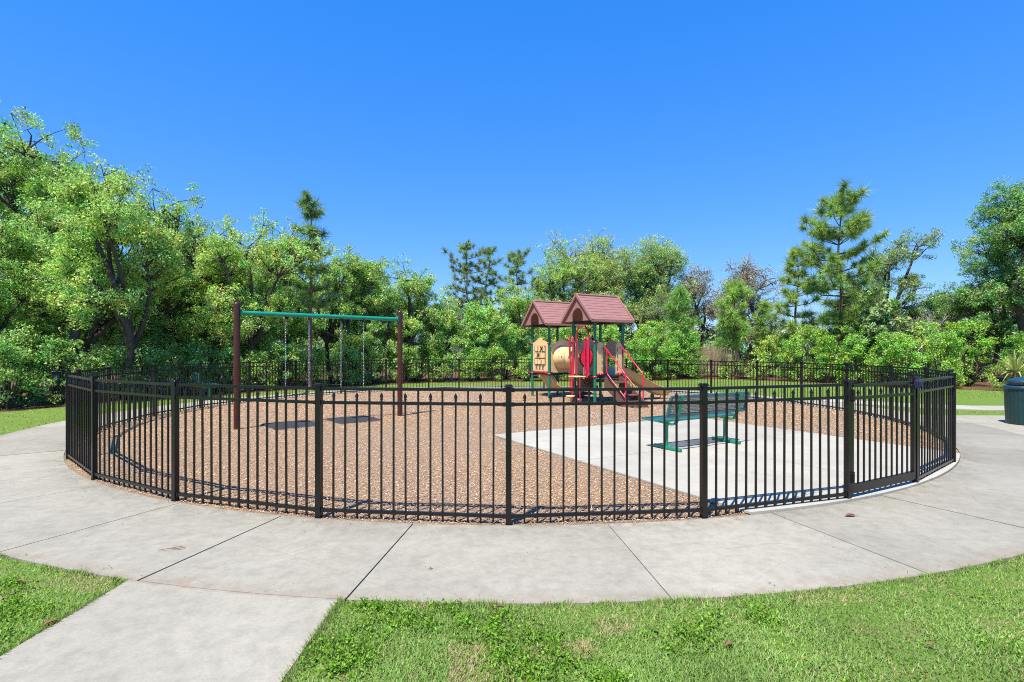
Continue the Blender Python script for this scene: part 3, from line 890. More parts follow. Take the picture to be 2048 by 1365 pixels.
    MB().plate([(-.3, .55), (.3, .55), (.34, .85), (.2, .98), (0, 1.05), (-.2, .98), (-.34, .85)], (S+.03, S/2, DK+.05), (0, 1, 0), (0, 0, 1), .03).build('hood_panel', 'cap_brown', P)
    # ribbed wave slide under and behind the far tower
    V = MB()
    K = 16; rows = []
    for i in range(K+1):
        t = i/K
        rows.append((.30+.34*t*t, DK-.05-.60*t))
    ribs = MB()
    V = []; cs = np.linspace(-.42, .42, 13)
    for off in (0, -.025):
        for i, (x, z) in enumerate(rows):
            t = i/K
            for a_ in cs:
                V.append((x-.09*abs(math.sin(math.pi*(a_+.42)/.28))**.7-off, 2.44+S/2+a_-.16*math.sin(t*2.4)+.08, z))
    M_ = len(cs); nn = (K+1)*M_; Fc = []
    for i in range(K):
        for j in range(M_-1):
            Fc.append((i*M_+j, (i+1)*M_+j, (i+1)*M_+j+1, i*M_+j+1)); Fc.append((nn+i*M_+j, nn+i*M_+j+1, nn+(i+1)*M_+j+1, nn+(i+1)*M_+j))
        for j in (0, M_-1):
            q = (i*M_+j, nn+i*M_+j, nn+(i+1)*M_+j, (i+1)*M_+j); Fc.append(q if j == 0 else q[::-1])
    for i in (0, K):
        for j in range(M_-1):
            q = (i*M_+j, i*M_+j+1, nn+i*M_+j+1, nn+i*M_+j); Fc.append(q if i == 0 else q[::-1])
    MB().add(V, Fc, True).build('wave_slide', 'tan_slide', P)
    # brown transfer steps below the tunnel, on the far side
    for i in range(3):
        MB().box((S+.10+.05*i, 1.55+.42*i, .62-.24*i), (.60, .50, .10), bev=.015).build('transfer_step', 'brown_plastic', P)
    MB().plate([(0, .80), (.25, .80), (1.35, .12), (1.35, 0), (1.1, 0), (0, .5)], (S-.2, 1.15, 0), (0, 1, 0), (0, 0, 1), .03).build('step_side', 'brown_plastic', P)
    MB().plate([(0, .80), (-.2, .80), (-.55, .35), (-.2, .35), (0, .5)][::-1], (S-.5, 1.62, 0), (0, 1, 0), (0, 0, 1), .03).build('step_side', 'brown_plastic', P)
    return P
make_play()

# ------------------------------------------------------------------ benches
def make_bench(loc_, rz, label, mesh_mat='bench_mesh', z=Z_PAD):
    B = empty('bench', (*loc_, z), rz); tag(B, label, 'bench')
    for sx in (-1, 1):
        x = sx*.69
        leg = MB().box((x, 0, .03), (.06, .56, .05), bev=.008)
        leg.tube([(x, .02, .05), (x, .02, .36), (x, .0, .41)], .03, 8)
        leg.build('leg', 'bench_green', B)
        arm = MB()
        pts = [(x, .20, .425), (x, .02, .415), (x, -.10, .405), (x, -.17, .43), (x, -.205, .49), (x, -.235, .60), (x, -.30, .86)]
        for p, q in zip(pts[:-1], pts[1:]): arm.bar(p, q, .05, .032, up=(0, .5, 1) if abs(q[2]-p[2]) < abs(q[1]-p[1]) else (0, 1, 0))
        arm.build('support_arm', 'bench_green', B)
    def lattice(name, o_, ax, ay, w_, h_, nx, ny):
        o_, ax, ay = (np.array(q, float) for q in (o_, ax, ay)); nn = nrm(np.cross(ax, ay))
        mb = MB()
        # rolled frame
        pts = [o_, o_+ax*w_, o_+ax*w_+ay*h_, o_+ay*h_]
        for p, q in zip(pts, pts[1:]+pts[:1]): mb.bar(p, q, .05, .028, up=tuple(nn))
        fr = mb.build(name, mesh_mat, B)
        ms = MB(); tw = .0075
        for i in range(1, nx): ms.bar(o_+ax*w_*i/nx, o_+ax*w_*i/nx+ay*h_, tw, .006, up=tuple(nn))
        for j in range(1, ny): ms.bar(o_+ay*h_*j/ny+nn*.0005, o_+ay*h_*j/ny+ax*w_+nn*.0005, tw*1.2, .0045, up=tuple(nn))
        tag(ms.build('mesh_panel', mesh_mat, fr), kind='stuff')
    lattice('seat', (-.90, -.05, .46), (1, 0, 0), (0, 1, .03), 1.80, .38, 76, 20)
    lattice('backrest', (-.90, -.205, .56), (1, 0, 0), (0, -.26, .965), 1.80, .30, 76, 12)
    return B
make_bench((3.05, 8.62), UA, 'green metal bench with mesh seat and back standing on the concrete pad')
make_bench((-10.25, 17.55), R(-52), 'dark bench outside the fence in front of the left hedge', z=0)

# ------------------------------------------------------------------ litter bin
BIN = (11.12, 11.35)
b = empty('litter_bin', (*BIN, Z_SLAB)); tag(b, 'dark green ribbed litter bin with a hooded lid at the right edge', 'litter bin')
body = MB(); K = 64; V = []
for z, r_ in ((0, .325), (.02, .33), (.40, .345), (.76, .355)):
    for j in range(K):
        th = 2*math.pi*j/K; rr_ = r_+(.006 if j % 2 else 0); V.append((rr_*math.cos(th), rr_*math.sin(th), z))
body.add(V, [(i*K+j, i*K+(j+1) % K, (i+1)*K+(j+1) % K, (i+1)*K+j) for i in range(3) for j in range(K)]); body.build('body', 'bin_green', b)
MB().lathe([(.30, .76), (.375, .757), (.38, .775), (.375, .82), (.34, .832), (.30, .832)], n=40).build('rim', 'bin_lid', b)
ld = MB().lathe([(.295, .83), (.318, .832), (.318, .90), (.325, .925), (.30, .95), (.18, 1.0), (.05, 1.025), (0, 1.028)], n=40).build('lid', 'bin_lid', b)
for a in (200, 320): MB().box((.318*math.cos(R(a)), .318*math.sin(R(a)), .875), (.05, .20, .07), R(a), bev=.01).build('flap', 'deck_black', ld)

# ------------------------------------------------------------------ houses glimpsed through the trees
def house(loc_, rz, L_, W_, eave, ridge, wall, label):
    h = empty('house', (*loc_, 0), rz); tag(h, label, 'house')
    MB().box((0, 0, eave/2), (L_, W_, eave)).build('wall', wall, h)
    hw = W_/2+.5; hl = L_/2+.5; sl = math.hypot(hw, ridge-eave); ang = math.atan2(ridge-eave, hw)
    for sg in (-1, 1):
        s_ = MB().box((hl, sl/2, 0), (2*hl, sl, .08)).build('roof_slope', 'shingle', h)
        if sg < 0: s_.location = (-hl, -hw, eave+.05); s_.rotation_euler = (ang, 0, 0)
        else: s_.location = (hl, hw, eave+.05); s_.rotation_euler = (ang, 0, math.pi)
        MB().box((0, sg*(hw+.02), eave+.0), (2*hl, .04, .17)).build('fascia', 'fascia_white', h)
    for sx in (-1, 1):
        MB().plate([(-W_/2, 0), (W_/2, 0), (0, (ridge-eave)*.9)], (sx*(L_/2-.05), 0, eave), (0, 1, 0), (0, 0, 1), .1).build('gable', wall, h)
    for x in np.arange(-L_/2+1.4, L_/2-1, 2.8):
        f = MB().box((x, -W_/2-.02, 1.35), (1.1, .06, 1.2)).build('window', 'fascia_white', h)
        MB().box((x, -W_/2-.055, 1.35), (.94, .02, 1.04)).build('pane', 'navy', f)
house((40.5, 36), R(-4), 15, 9, 2.35, 5.0, 'stucco', 'tan walled house with brown shingle roof behind the palmetto at the right edge')
house((-36, 27), R(20), 14, 8, 2.1, 4.4, 'stucco_pale', 'pale house with grey roof glimpsed through the trees at the left edge')

# navy sign box in the left hedge
ub = empty('utility_box', (at(114, 15.5), 15.5, 0), R(25)); tag(ub, 'small navy blue box on a post in the left hedge', 'utility box')
MB().box((0, 0, .78), (.17, .14, .36), bev=.01).build('box', 'navy', ub)
MB().box((0, 0, .99), (.23, .19, .025), bev=.008).build('lid', 'navy', ub)
MB().tube([(0, 0, -.05), (0, 0, .6)], .03, 8).build('post', 'deck_black', ub)

# ------------------------------------------------------------------ plants
def curved(p0, p1, g, bend=.15, k=5):
    p0 = np.array(p0, float); p1 = np.array(p1, float); L = np.linalg.norm(p1-p0)
    off = g.normal(size=3)*bend*L*min(1, 2.2/max(L, .1)); off[2] = abs(off[2])*.6
    return [p0+(p1-p0)*t+off*math.sin(math.pi*t)*.6 for t in np.linspace(0, 1, k)]

LEAF_GAIN = np.array((2.05, 2.1, 2.8))
def leaf_cloud(g, centres, radii, per, size, tint, var=.42, flat=.8, aspect=.55, up=.22, hue=.16):
    """leaves scattered through many small clumps"""
    C = []; T = []
    for c, r_, p in zip(centres, radii, per):
        d = rand_unit(p, g)*(g.random((p, 1))**.45)*r_; d[:, 2] *= flat
        C.append(c+d)
        ct = np.array(tint)*LEAF_GAIN*(1+g.normal()*.13)*np.array((1+g.normal()*hue, 1, 1+g.normal()*hue))
        T.append(ct*(1+g.normal(size=(p, 1))*var))
    C = np.concatenate(C); T = np.clip(np.concatenate(T), .004, .8); n_ = len(C)
    N = rand_unit(n_, g); N[:, 2] = np.abs(N[:, 2])+up; N[:, 1] -= .25
    D = rand_unit(n_, g)
    s_ = size*g.uniform(.65, 1.3, n_)
    D = D/np.linalg.norm(D, axis=1)[:, None]; Sx = np.cross(D, N); Sx /= np.linalg.norm(Sx, axis=1)[:, None]+1e-9
    L_ = (s_*.6)[:, None]; W_ = (s_*aspect*.62)[:, None]
    return np.stack([C-D*L_*.8+Sx*W_, C+D*L_, C-D*L_*.5-Sx*W_], 1).reshape(-1, 3), T

def oak(px, y, H, W, label, seed, tint=(.15, .235, .05), trunk=1.2, density=1.0, size=.070, lobes=13, lean=0., bark='bark_oak', name='oak_tree', stems=1, squash=1.0, low=.06, leafmat='foliage', group='trees around the playground'):
    g = np.random.default_rng(seed)
    x = at(px, y)
    t = empty(name, (x, y, 0), g.uniform(0, 6.28) if not lean else 0.0)
    tag(t, label, 'tree', group)
    wood = MB()
    hc = H-trunk
    # lobes of the crown
    LC = []; LR = []
    for i in range(lobes):
        th = 2*math.pi*(i+g.random()*.7)/lobes*2.4; rr_ = g.uniform(.22, .80)*W/2
        zz = trunk+hc*(low+(.80-low)*((i+.5)/lobes))+g.normal()*.04*hc
        shrink = 1-.55*max(0, (zz-trunk)/hc-.45)
        LC.append(np.array((rr_*math.cos(th)*shrink+lean*(zz/H), rr_*math.sin(th)*shrink*squash, zz))); LR.append(g.uniform(.22, .46)*W/2*1.05)
    LC.append(np.array((lean, 0, H-.22*hc))); LR.append(.22*hc)
    tops = []
    r0 = .022*H+.05
    for s_ in range(stems):
        ang = 2*math.pi*s_/max(1, stems)+g.random()
        sp_ = (.16*W if stems > 1 else .03*W)
        top = np.array((sp_*math.cos(ang)+lean*.2, sp_*math.sin(ang), trunk+.12*hc))
        pts = curved((0.05*math.cos(ang)*stems, 0.05*math.sin(ang)*stems, -.1), top, g, .06, 6)
        wood.tube(pts, np.linspace(r0/(stems**.4), r0*.6/(stems**.4), 6), 7); tops.append(top)
    cen = []; rad_ = []; per = []
    for i, (c, lr) in enumerate(zip(LC, LR)):
        src = tops[i % stems]
        pts = curved(src, c, g, .13, 6); wood.tube(pts, np.linspace(r0*.5, r0*.16, 6), 6)
        nb = int(g.integers(9, 13)*min(2.0, (W/4.2))**.9)
        for b_ in range(nb):
            d = rand_unit(1, g)[0]; d[2] = d[2]*.75+.12
            e = c+d*lr*g.uniform(.55, 1.05)
            wood.tube(curved(pts[-2] if b_ % 2 else c, e, g, .15, 4), np.linspace(r0*.15, .012, 4), 4, cap=False)
            for q in range(int(g.integers(5, 9))):
                e2 = e+rand_unit(1, g)[0]*lr*.42*g.uniform(.4, 1.15)
                cen.append(e2); rr_ = g.uniform(.10, .30)*(.75+W/16); rad_.append(rr_)
                per.append(int(40*density*g.uniform(.35, 1.6)*(rr_/.26)**1.7*(.088/size)**1.75)+6)
                if q % 3 == 0: wood.tube([e, (e+e2)/2+g.normal(size=3)*.03, e2], [.016, .012, .006], 3, cap=False)
    V, T = leaf_cloud(g, cen, rad_, per, size, tint)
    wood.build('trunk', bark, t)
    link('crown', fast_mesh('crown', V, 3, T), leafmat, t)
    return t

def needle_tufts(g, tips, dirs, rad_, tint, per=70, width=.026):
    C = []; T = []
    for c, d, r_ in zip(tips, dirs, rad_):
        n_ = per
        v = rand_unit(n_, g)+d*.5; v /= np.linalg.norm(v, axis=1)[:, None]
        L = r_*g.uniform(.7, 1.15, n_)
        base_ = c-d*r_*.5*g.random((n_, 1))
        side = np.cross(v, rand_unit(n_, g)); side /= np.linalg.norm(side, axis=1)[:, None]
        C.append(np.stack([base_-side*width/2, base_+side*width/2, base_+v*L[:, None]+np.array((0, 0, -.05*r_))], 1).reshape(-1, 3))
        T.append(np.array(tint)*np.array((2.5, 2.25, 2.3))*(1+g.normal()*.16)*(1+g.normal(size=(n_, 1))*.25))
    return np.concatenate(C), np.clip(np.concatenate(T), .004, .7)

def pine(px, y, H, W, label, seed, tint=(.10, .17, .045), start=.28, whorls=13, tuft=.36, per=75, top=.55, group='pine trees behind the playground'):
    g = np.random.default_rng(seed); x = at(px, y)
    t = empty('pine_tree', (x, y, 0), g.uniform(0, 6.28)); tag(t, label, 'tree', group)
    wood = MB(); r0 = .010*H+.03
    tr = [(g.normal()*.02*H*(k/8)*.5, g.normal()*.02*H*(k/8)*.5, H*k/8) for k in range(9)]; tr[0] = (0, 0, -.1)
    wood.tube(tr, np.linspace(r0, .018, 9), 7)
    trn = np.array(tr)
    def axis(z): 
        f = max(0, min(7.999, z/H*8)); i = int(f); return trn[i]+(trn[i+1]-trn[i])*(f-i)
    tips = []; dirs = []; rr_ = []
    for k in range(whorls):
        f = start+(1-start)*(k+.4*g.random())/whorls; z = H*f
        q = (1-f)/(1-start)                       # 1 at the bottom, 0 at the top
        ln = W/2*(.16+.92*q**.62)*(1-.4*max(0, (q-.65)/.35))*g.uniform(.65, 1.15)
        nb = int(g.integers(3, 6))
        a0 = g.random()*6.28
        for b_ in range(nb):
            th = a0+2*math.pi*b_/nb+g.normal()*.3
            d = np.array((math.cos(th), math.sin(th), .08+.40*(1-q)+g.normal()*.10)); L = ln*g.uniform(.42, 1.22)
            p0 = axis(z); p1 = p0+d*L*.6+np.array((0, 0, -.04*L)); p2 = p0+d*L+np.array((0, 0, .16*L))
            wood.tube([p0, p1, p2], [r0*.32*(.4+q), r0*.2*(.4+q), .012], 4, cap=False)
            dd = nrm(p2-p1)+np.array((0, 0, .35)); dd = nrm(dd)
            tips.append(p2); dirs.append(dd); rr_.append(tuft*g.uniform(.7, 1.35))
            m_ = max(1, int(L/.44))
            for j in range(m_):
                s_ = .45+.5*(j+g.random()*.6)/m_
                side = nrm(np.cross(d, (0, 0, 1)))*(1 if j % 2 else -1)
                e = p0+d*L*s_+side*L*.26*g.uniform(.4, 1)+np.array((0, 0, .10*L*g.random()+.05))
                wood.tube([p0+d*L*(s_-.12), e], [.012, .007], 3, cap=False)
                tips.append(e); dirs.append(nrm(side*.6+d*.6+np.array((0, 0, .6)))); rr_.append(tuft*g.uniform(.6, 1.0))
    for dz in (0, .12*1, .28): tips.append(trn[-1]-np.array((0, 0, dz))); dirs.append(np.array((0, 0, 1.))); rr_.append(tuft*top*1.3)
    V, T = needle_tufts(g, tips, dirs, np.array(rr_)*1.12, tint, int(per*1.5))
    wood.build('trunk', 'bark_pine', t)
    link('crown', fast_mesh('crown', V, 3, T), 'needles', t)
    return t

# ---- trees, left to right
FILL = [(150, 23.5, 8.6, 5.6, 'leafy tree half hidden behind the spreading forked oak', 131), (365, 25, 7.9, 5.0, 'leafy tree filling the dip right of the tall pointed crown', 132), (448, 26.5, 7.9, 5.0, 'leafy tree behind and between the two crowns left of the swing', 133), (715, 29.5, 6.6, 4.6, 'leafy tree behind the right half of the swing beam', 134)]
G1, G2, BR = (.155, .235, .052), (.125, .205, .042), (.185, .265, .055)
oak(-75, 15.5, 5.6, 4.6, 'low leafy tree cut by the left edge of the photo', 101, G2, trunk=.9, stems=2)
oak(48, 20.5, 11.3, 7.0, 'tallest leafy tree at the left, rising above all its neighbours', 102, G1, trunk=2.2, lobes=15, density=1.7)
for f_ in FILL: oak(*f_, G1, trunk=1.2, density=.8)
oak(120, 18.5, 7.6, 5.2, 'broad leafy tree between the tallest left tree and the forked oak', 112, G1, trunk=1.6, lobes=10)
oak(215, 17.2, 7.7, 5.6, 'spreading oak with several forked dark limbs low behind the left fence', 103, BR, trunk=.9, stems=4, lobes=11, low=.28)
oak(318, 21.5, 8.7, 5.2, 'tall leafy tree whose tip stands right of the forked oak', 104, G1, trunk=1.6, lobes=10)
oak(408, 23, 7.5, 5.4, 'rounded leafy tree left of the swing set post', 105, BR, trunk=1.2)
oak(495, 22, 7.3, 5.6, 'rounded leafy tree straight behind the left swing post', 106, BR, trunk=1.1, lobes=10)
oak(575, 26, 7.9, 4.6, 'leafy tree just left of the slender tall pine', 107, G1, trunk=1.3)
oak(670, 25.5, 6.9, 3.8, 'leafy tree just right of the slender tall pine', 108, G1, trunk=1.4, stems=2)
pine(620, 22.3, 8.3, 2.6, 'slender tall pine with bare lower trunk above the swing beam', 201, (.075, .135, .045), start=.42, whorls=8, tuft=.38, per=70)
oak(745, 26.5, 6.5, 4.0, 'oak with a leaning dark trunk behind the swing chains', 109, G1, trunk=1.7, stems=2)
oak(815, 27.5, 6.4, 4.2, 'rounded oak behind the right swing post', 110, G1, trunk=1.4, lobes=10)
oak(880, 28.5, 4.9, 3.2, 'lower leafy tree between the right swing post and the pine trio', 111, BR, trunk=.9)
pine(934, 33, 8.4, 4.8, 'bushiest and leftmost of the three far pines left of the play tower', 202, (.085, .135, .055), start=.3, whorls=11, tuft=.33, per=50)
pine(974, 34, 8.3, 3.4, 'middle of the three far pines left of the play tower', 203, (.085, .15, .045), start=.3, whorls=9, tuft=.36, per=55)
pine(1036, 34, 8.1, 3.6, 'rightmost of the three far pines left of the play tower', 204, (.085, .14, .05), start=.32, whorls=9, tuft=.36, per=55)
oak(955, 29, 4.4, 3.6, 'bright green bushy tree below the three far pines', 113, (.15, .255, .05), trunk=.6, size=.095)
oak(1030, 31, 5.6, 3.6, 'leafy tree filling the gap left of the play roofs', 114, BR, trunk=.9)
oak(1115, 35, 8.6, 6.0, 'leafy tree directly behind the left play roof', 115, BR, trunk=1.6, density=.85)
oak(1205, 37, 10.3, 8.4, 'large airy oak towering behind the two play roofs', 116, (.18, .225, .062), trunk=2.4, lobes=20, density=.85, stems=3)
oak(1305, 38, 9.9, 7.6, 'airy oak with thin limbs right of the play roofs', 117, (.155, .22, .06), trunk=2.4, lobes=18, density=.75, stems=3)
oak(1330, 34, 5.5, 3.4, 'dark small oak under the airy oak right of the roofs', 118, (.11, .145, .05), trunk=1.0, density=.6)
oak(1390, 37.5, 8.0, 4.2, 'sparse brownish tree, the smaller of the two far brown crowns', 119, (.16, .145, .085), trunk=2.6, density=.5, stems=2, lobes=9, size=.085)
oak(1485, 38, 8.4, 6.6, 'sparse brownish tree with a wide open crown behind the young pine', 120, (.165, .15, .09), trunk=2.6, density=.45, stems=3, lobes=12, size=.085)
pine(1356, 31, 5.4, 2.2, 'young pine behind the round shrub right of the slide', 205, (.10, .20, .05), start=.25, whorls=8, tuft=.42, per=90)
pine(1467, 30, 5.5, 2.6, 'young pine with a bare lower stem in front of the wide brown tree', 206, (.11, .19, .045), start=.33, whorls=9, tuft=.42, per=90)
pine(1527, 33, 4.6, 2.2, 'smallest young pine between the young pine and the big pine', 207, (.11, .19, .05), start=.35, whorls=8, tuft=.4, per=70)
pine(1592, 30.5, 7.6, 3.0, 'medium pine standing just left of the big pine', 208, (.12, .185, .045), start=.3, whorls=9, tuft=.44, per=70)
pine(1680, 27.5, 9.8, 5.2, 'big bushy pine, the tallest tree on the right', 209, (.105, .175, .045), start=.30, whorls=15, tuft=.46, per=95)
oak(1778, 31.5, 8.8, 5.0, 'wispy oak with arms reaching right of the big pine', 121, (.13, .175, .06), trunk=2.6, density=.85, stems=2, lobes=11)
oak(1722, 30, 6.0, 3.6, 'dark green leafy tree under the right side of the big pine', 122, (.085, .15, .035), trunk=1.0)
oak(1765, 25.5, 4.8, 2.5, 'magnolia with large pale leaves right of the big pine', 123, (.135, .18, .058), trunk=.5, size=.20, density=1.0, leafmat='glossy_leaf', name='magnolia_tree', low=.1)
oak(1885, 31, 5.0, 4.2, 'low dark leafy tree between the grey bare trees and the right edge', 124, (.09, .155, .04), trunk=1.0)
oak(1975, 27, 6.0, 3.8, 'leafy tree in front of the tall one at the right edge', 125, (.095, .17, .04), trunk=1.6, stems=2)
oak(2085, 25.5, 9.9, 8.4, 'tall dark green tree cut by the right edge of the photo', 126, (.10, .18, .045), trunk=3.0, lobes=17, density=1.5, stems=2, low=.12)

def bare(px, y, H, label, seed):
    g = np.random.default_rng(seed); t = empty('bare_tree', (at(px, y), y, 0)); tag(t, label, 'tree', 'bare grey trees')
    wood = MB(); tw = MB()
    def grow(p, d, L, r_, lev):
        q = p+d*L; wood.tube(curved(p, q, g, .08, 4), np.linspace(r_, r_*.6, 4), 5 if lev < 2 else 3, cap=False)
        if lev == 4:
            return
        for i in range(int(g.integers(3, 5))):
            nd = nrm(d+rand_unit(1, g)[0]*.75+np.array((0, 0, .1))); grow(p+d*L*g.uniform(.55, 1), nd, L*g.uniform(.5, .75), r_*.55, lev+1)
    grow(np.array((0, 0, -.1)), nrm(np.array((g.normal()*.1, 0, 1))), H*.42, .075, 0)
    wood.build('trunk', 'bark_grey', t)
bare(1815, 27, 4.9, 'grey leafless tree beside the magnolia', 301)
bare(1868, 28, 4.4, 'grey leafless tree with a pale stem left of the right-hand trees', 302)
bare(905, 27.8, 2.6, 'small grey leafless bush behind the fence left of the play tower', 303)
bare(1640, 28.5, 3.6, 'grey leafless tree at the foot of the big pine', 304)

# ---- hedge shrubs along the front of the bed
def shrub(x, y, H, W, label, seed, tint, size=.074, name='shrub', dens=1.0):
    g = np.random.default_rng(seed); t = empty(name, (x, y, 0), g.uniform(0, 6.28)); tag(t, label, 'shrub', 'hedge shrubs behind the fence')
    st_ = MB(); cen = []; rad_ = []; per = []
    nc = int(46*dens*(W*H/4)**.7)+8
    for i in range(nc):
        th = g.uniform(0, 6.28); zf = g.random()**.8; rr_ = math.sqrt(g.random())*W/2*(1-.55*zf**2.2)
        rr_ = max(rr_, .5*W/2*(1-.55*zf**2))*g.uniform(.75, 1.05)
        c = np.array((rr_*math.cos(th), rr_*math.sin(th), .10+zf*(H-.22)))
        cen.append(c); r_ = g.uniform(.16, .28); rad_.append(r_); per.append(int(58*(r_/.22)**2*(.085/size)**1.6))
        if i % 3 == 0: st_.tube(curved((rr_*.15*math.cos(th), rr_*.15*math.sin(th), -.05), c, g, .1, 4), [.025, .02, .014, .008], 4, cap=False)
    V, T = leaf_cloud(g, cen, rad_, per, size, tint, up=.5)
    V[:, 2] = np.maximum(V[:, 2], .01)
    st_.build('stems', 'bark_oak', t); link('foliage', fast_mesh('foliage', V, 3, T), 'foliage', t)

P_ = np.array(BASE[2:-2]); seg = np.linalg.norm(np.diff(P_, axis=0), axis=1); cum = np.concatenate([[0], np.cumsum(seg)])
def on_base(s_):
    i = min(len(seg)-1, int(np.searchsorted(cum, s_)-1)); i = max(i, 0); f = (s_-cum[i])/seg[i]
    p = P_[i]+(P_[i+1]-P_[i])*f; d = (P_[i+1]-P_[i])/seg[i]; return p, np.array((-d[1], d[0]))
ORD = ['first', 'second', 'third', 'fourth', 'fifth', 'sixth', 'seventh', 'eighth', 'ninth', 'tenth', 'eleventh', 'twelfth', 'thirteenth', 'fourteenth', 'fifteenth', 'sixteenth', 'seventeenth', 'eighteenth', 'nineteenth', 'twentieth']
S = []
s_ = .6; g = np.random.default_rng(55)
while s_ < cum[-1]-.5:
    p, nn_ = on_base(s_); pxl = 1024+F*p[0]/p[1]
    if -120 < pxl < 2140 and not 1995 < pxl < 2075: S.append((s_, p, nn_, pxl))
    s_ += 1.25 if p[1] < 22 and p[0] < 0 else 1.5
half = len(S)//2
for i, (s_, p, nn_, pxl) in enumerate(S):
    q = p+nn_*g.uniform(.75, 1.1)
    if pxl < 480: H, tint, nm = g.uniform(1.5, 2.2), (.105, .18, .04), 'dark green leafy shrub'
    elif pxl < 860: H, tint, nm = g.uniform(1.6, 2.2), (.15, .235, .048), 'green leafy shrub'
    elif pxl < 1260: H, tint, nm = g.uniform(1.4, 1.9), (.135, .225, .035), 'bright green leafy shrub'
    elif pxl < 1420: H, tint, nm = g.uniform(2.0, 2.6), (.125, .225, .035), 'tall bright green shrub'
    elif pxl < 1560: H, tint, nm = g.uniform(.9, 1.3), (.17, .235, .045), 'low yellow-green shrub'
    else: H, tint, nm = g.uniform(2.0, 2.7), (.125, .22, .03), 'bushy bright green shrub'
    where = f'{ORD[i]} from the left in the hedge row' if i < half else f'{ORD[len(S)-1-i]} from the right in the hedge row'
    shrub(q[0], q[1], H, g.uniform(1.7, 2.2), f'{nm}, {where}', 400+i, tint, dens=1.0 if pxl > 0 else .6)

# taller second row that closes the gaps under the crowns
row2 = [(20, 17.5, 2.6, 'tall dark green shrub under the tallest left tree', (.08, .15, .035)),
        (300, 20.5, 2.6, 'tall shrub right of the forked oak trunk', (.13, .2, .045)),
        (420, 22, 3.0, 'tall pale green shrub left of the maroon swing post', (.17, .235, .06)),
        (560, 25, 3.0, 'tall shrub below the swing beam, left chain side', (.12, .2, .04)),
        (700, 27, 3.2, 'tall shrub below the swing beam, right chain side', (.13, .21, .045)),
        (830, 28.5, 2.8, 'tall bright shrub right of the maroon right swing post', (.145, .24, .045)),
        (1010, 30, 3.0, 'tall bright shrub just left of the game panel tower', (.15, .24, .045)),
        (1110, 31, 3.2, 'tall shrub seen between the two play towers', (.14, .235, .04)),
        (1215, 30, 3.2, 'tall bright shrub seen under the near play roof', (.155, .25, .035)),
        (1300, 30, 3.4, 'tall yellow-green shrub right of the near play tower', (.165, .255, .035)),
        (1365, 31, 3.4, 'round tall green shrub with the young pine behind it', (.12, .225, .04)),
        (1545, 32, 2.6, 'yellow-green shrub under the smallest young pine', (.18, .25, .04)),
        (1625, 27.5, 3.0, 'yellow-green shrub left of the big pine trunk', (.16, .24, .035)),
        (1710, 26.5, 3.0, 'dark glossy shrub right of the big pine trunk', (.10, .19, .03)),
        (1850, 25.5, 3.1, 'tall bright shrub below the grey bare trees', (.145, .235, .035)),
        (1930, 24, 3.0, 'tall dense shrub right of the fence end', (.13, .225, .03)),
        ]
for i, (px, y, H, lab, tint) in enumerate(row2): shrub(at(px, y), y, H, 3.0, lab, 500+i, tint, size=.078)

# dry tan thicket left of the young pine
g = np.random.default_rng(77)
dt = empty('dry_shrub', (at(1425, 33), 33, 0)); tag(dt, 'dry tan twiggy thicket between the round shrub and the young pine', 'shrub')
n_ = 2600; bx_ = g.normal(size=(n_, 2))*np.array((1.1, .5)); hh = 2.5*np.exp(-(bx_[:, 0]/1.5)**2)*g.uniform(.3, 1, n_)
Cb = np.stack([bx_[:, 0], bx_[:, 1], np.zeros(n_)], 1); tip = Cb+np.stack([g.normal(size=n_)*.35, g.normal(size=n_)*.3, hh], 1)
V = np.stack([Cb+(tip-Cb)*.25+np.array((-.012, 0, 0)), Cb+(tip-Cb)*.25+np.array((.012, 0, 0)), tip], 1).reshape(-1, 3)
link('stalks', fast_mesh('stalks', V, 3, np.array((.40, .33, .24))*(1+g.normal(size=(n_, 1))*.25)), 'foliage', dt)

# palmetto at the right
pt = empty('palmetto', (at(2032, 20.6), 20.6, 0)); tag(pt, 'palmetto with stiff strap leaves behind the litter bin', 'palm')
MB().tube([(0, 0, -.1), (.03, .02, .35), (0, 0, .75)], [.14, .13, .10], 8).build('trunk', 'bark_pine', pt)
Vs = []; Ts = []
for i in range(80):
    th = g.uniform(0, 6.28); el = g.uniform(-.1, 1.35); L = g.uniform(.8, 1.35)
    d = np.array((math.cos(th)*math.cos(el), math.sin(th)*math.cos(el), math.sin(el))); side = nrm(np.cross(d, (0, 0, 1)))*.028
    b0 = np.array((0, 0, .75)); mid = b0+d*L*.6; end = b0+d*L+np.array((0, 0, -.22*L*math.cos(el)))
    Vs += [b0-side*.5, b0+side*.5, mid+side, mid-side, mid-side, mid+side, end+side*.08, end-side*.08]
    c_ = np.array((.34, .36, .15))*(1+g.normal()*.2); Ts += [c_, c_*1.05]
link('fronds', fast_mesh('fronds', np.array(Vs), 4, np.array(Ts)), 'foliage', pt)

# far-off wood that reads as one mass
g = np.random.default_rng(91); cen = []; rad_ = []; per = []
for i in range(2600):
    a = g.uniform(-1.05, 1.05); d = g.uniform(41, 60); x, y = d*math.sin(a)*1.15, d*math.cos(a)
    hmax = 3.2 if x > 10 and x < 30 else 5.6
    cen.append(np.array((x, y, g.random()**.8*hmax))); rad_.append(g.uniform(.6, 1.1)); per.append(46)
V, T = leaf_cloud(g, cen, rad_, per, .36, (.115, .175, .05)); V[:, 2] = np.maximum(V[:, 2], .02)
tag(link('distant_wood', fast_mesh('distant_wood', V, 3, T), 'foliage'), 'far green wood behind the trees', 'wood', kind='stuff')

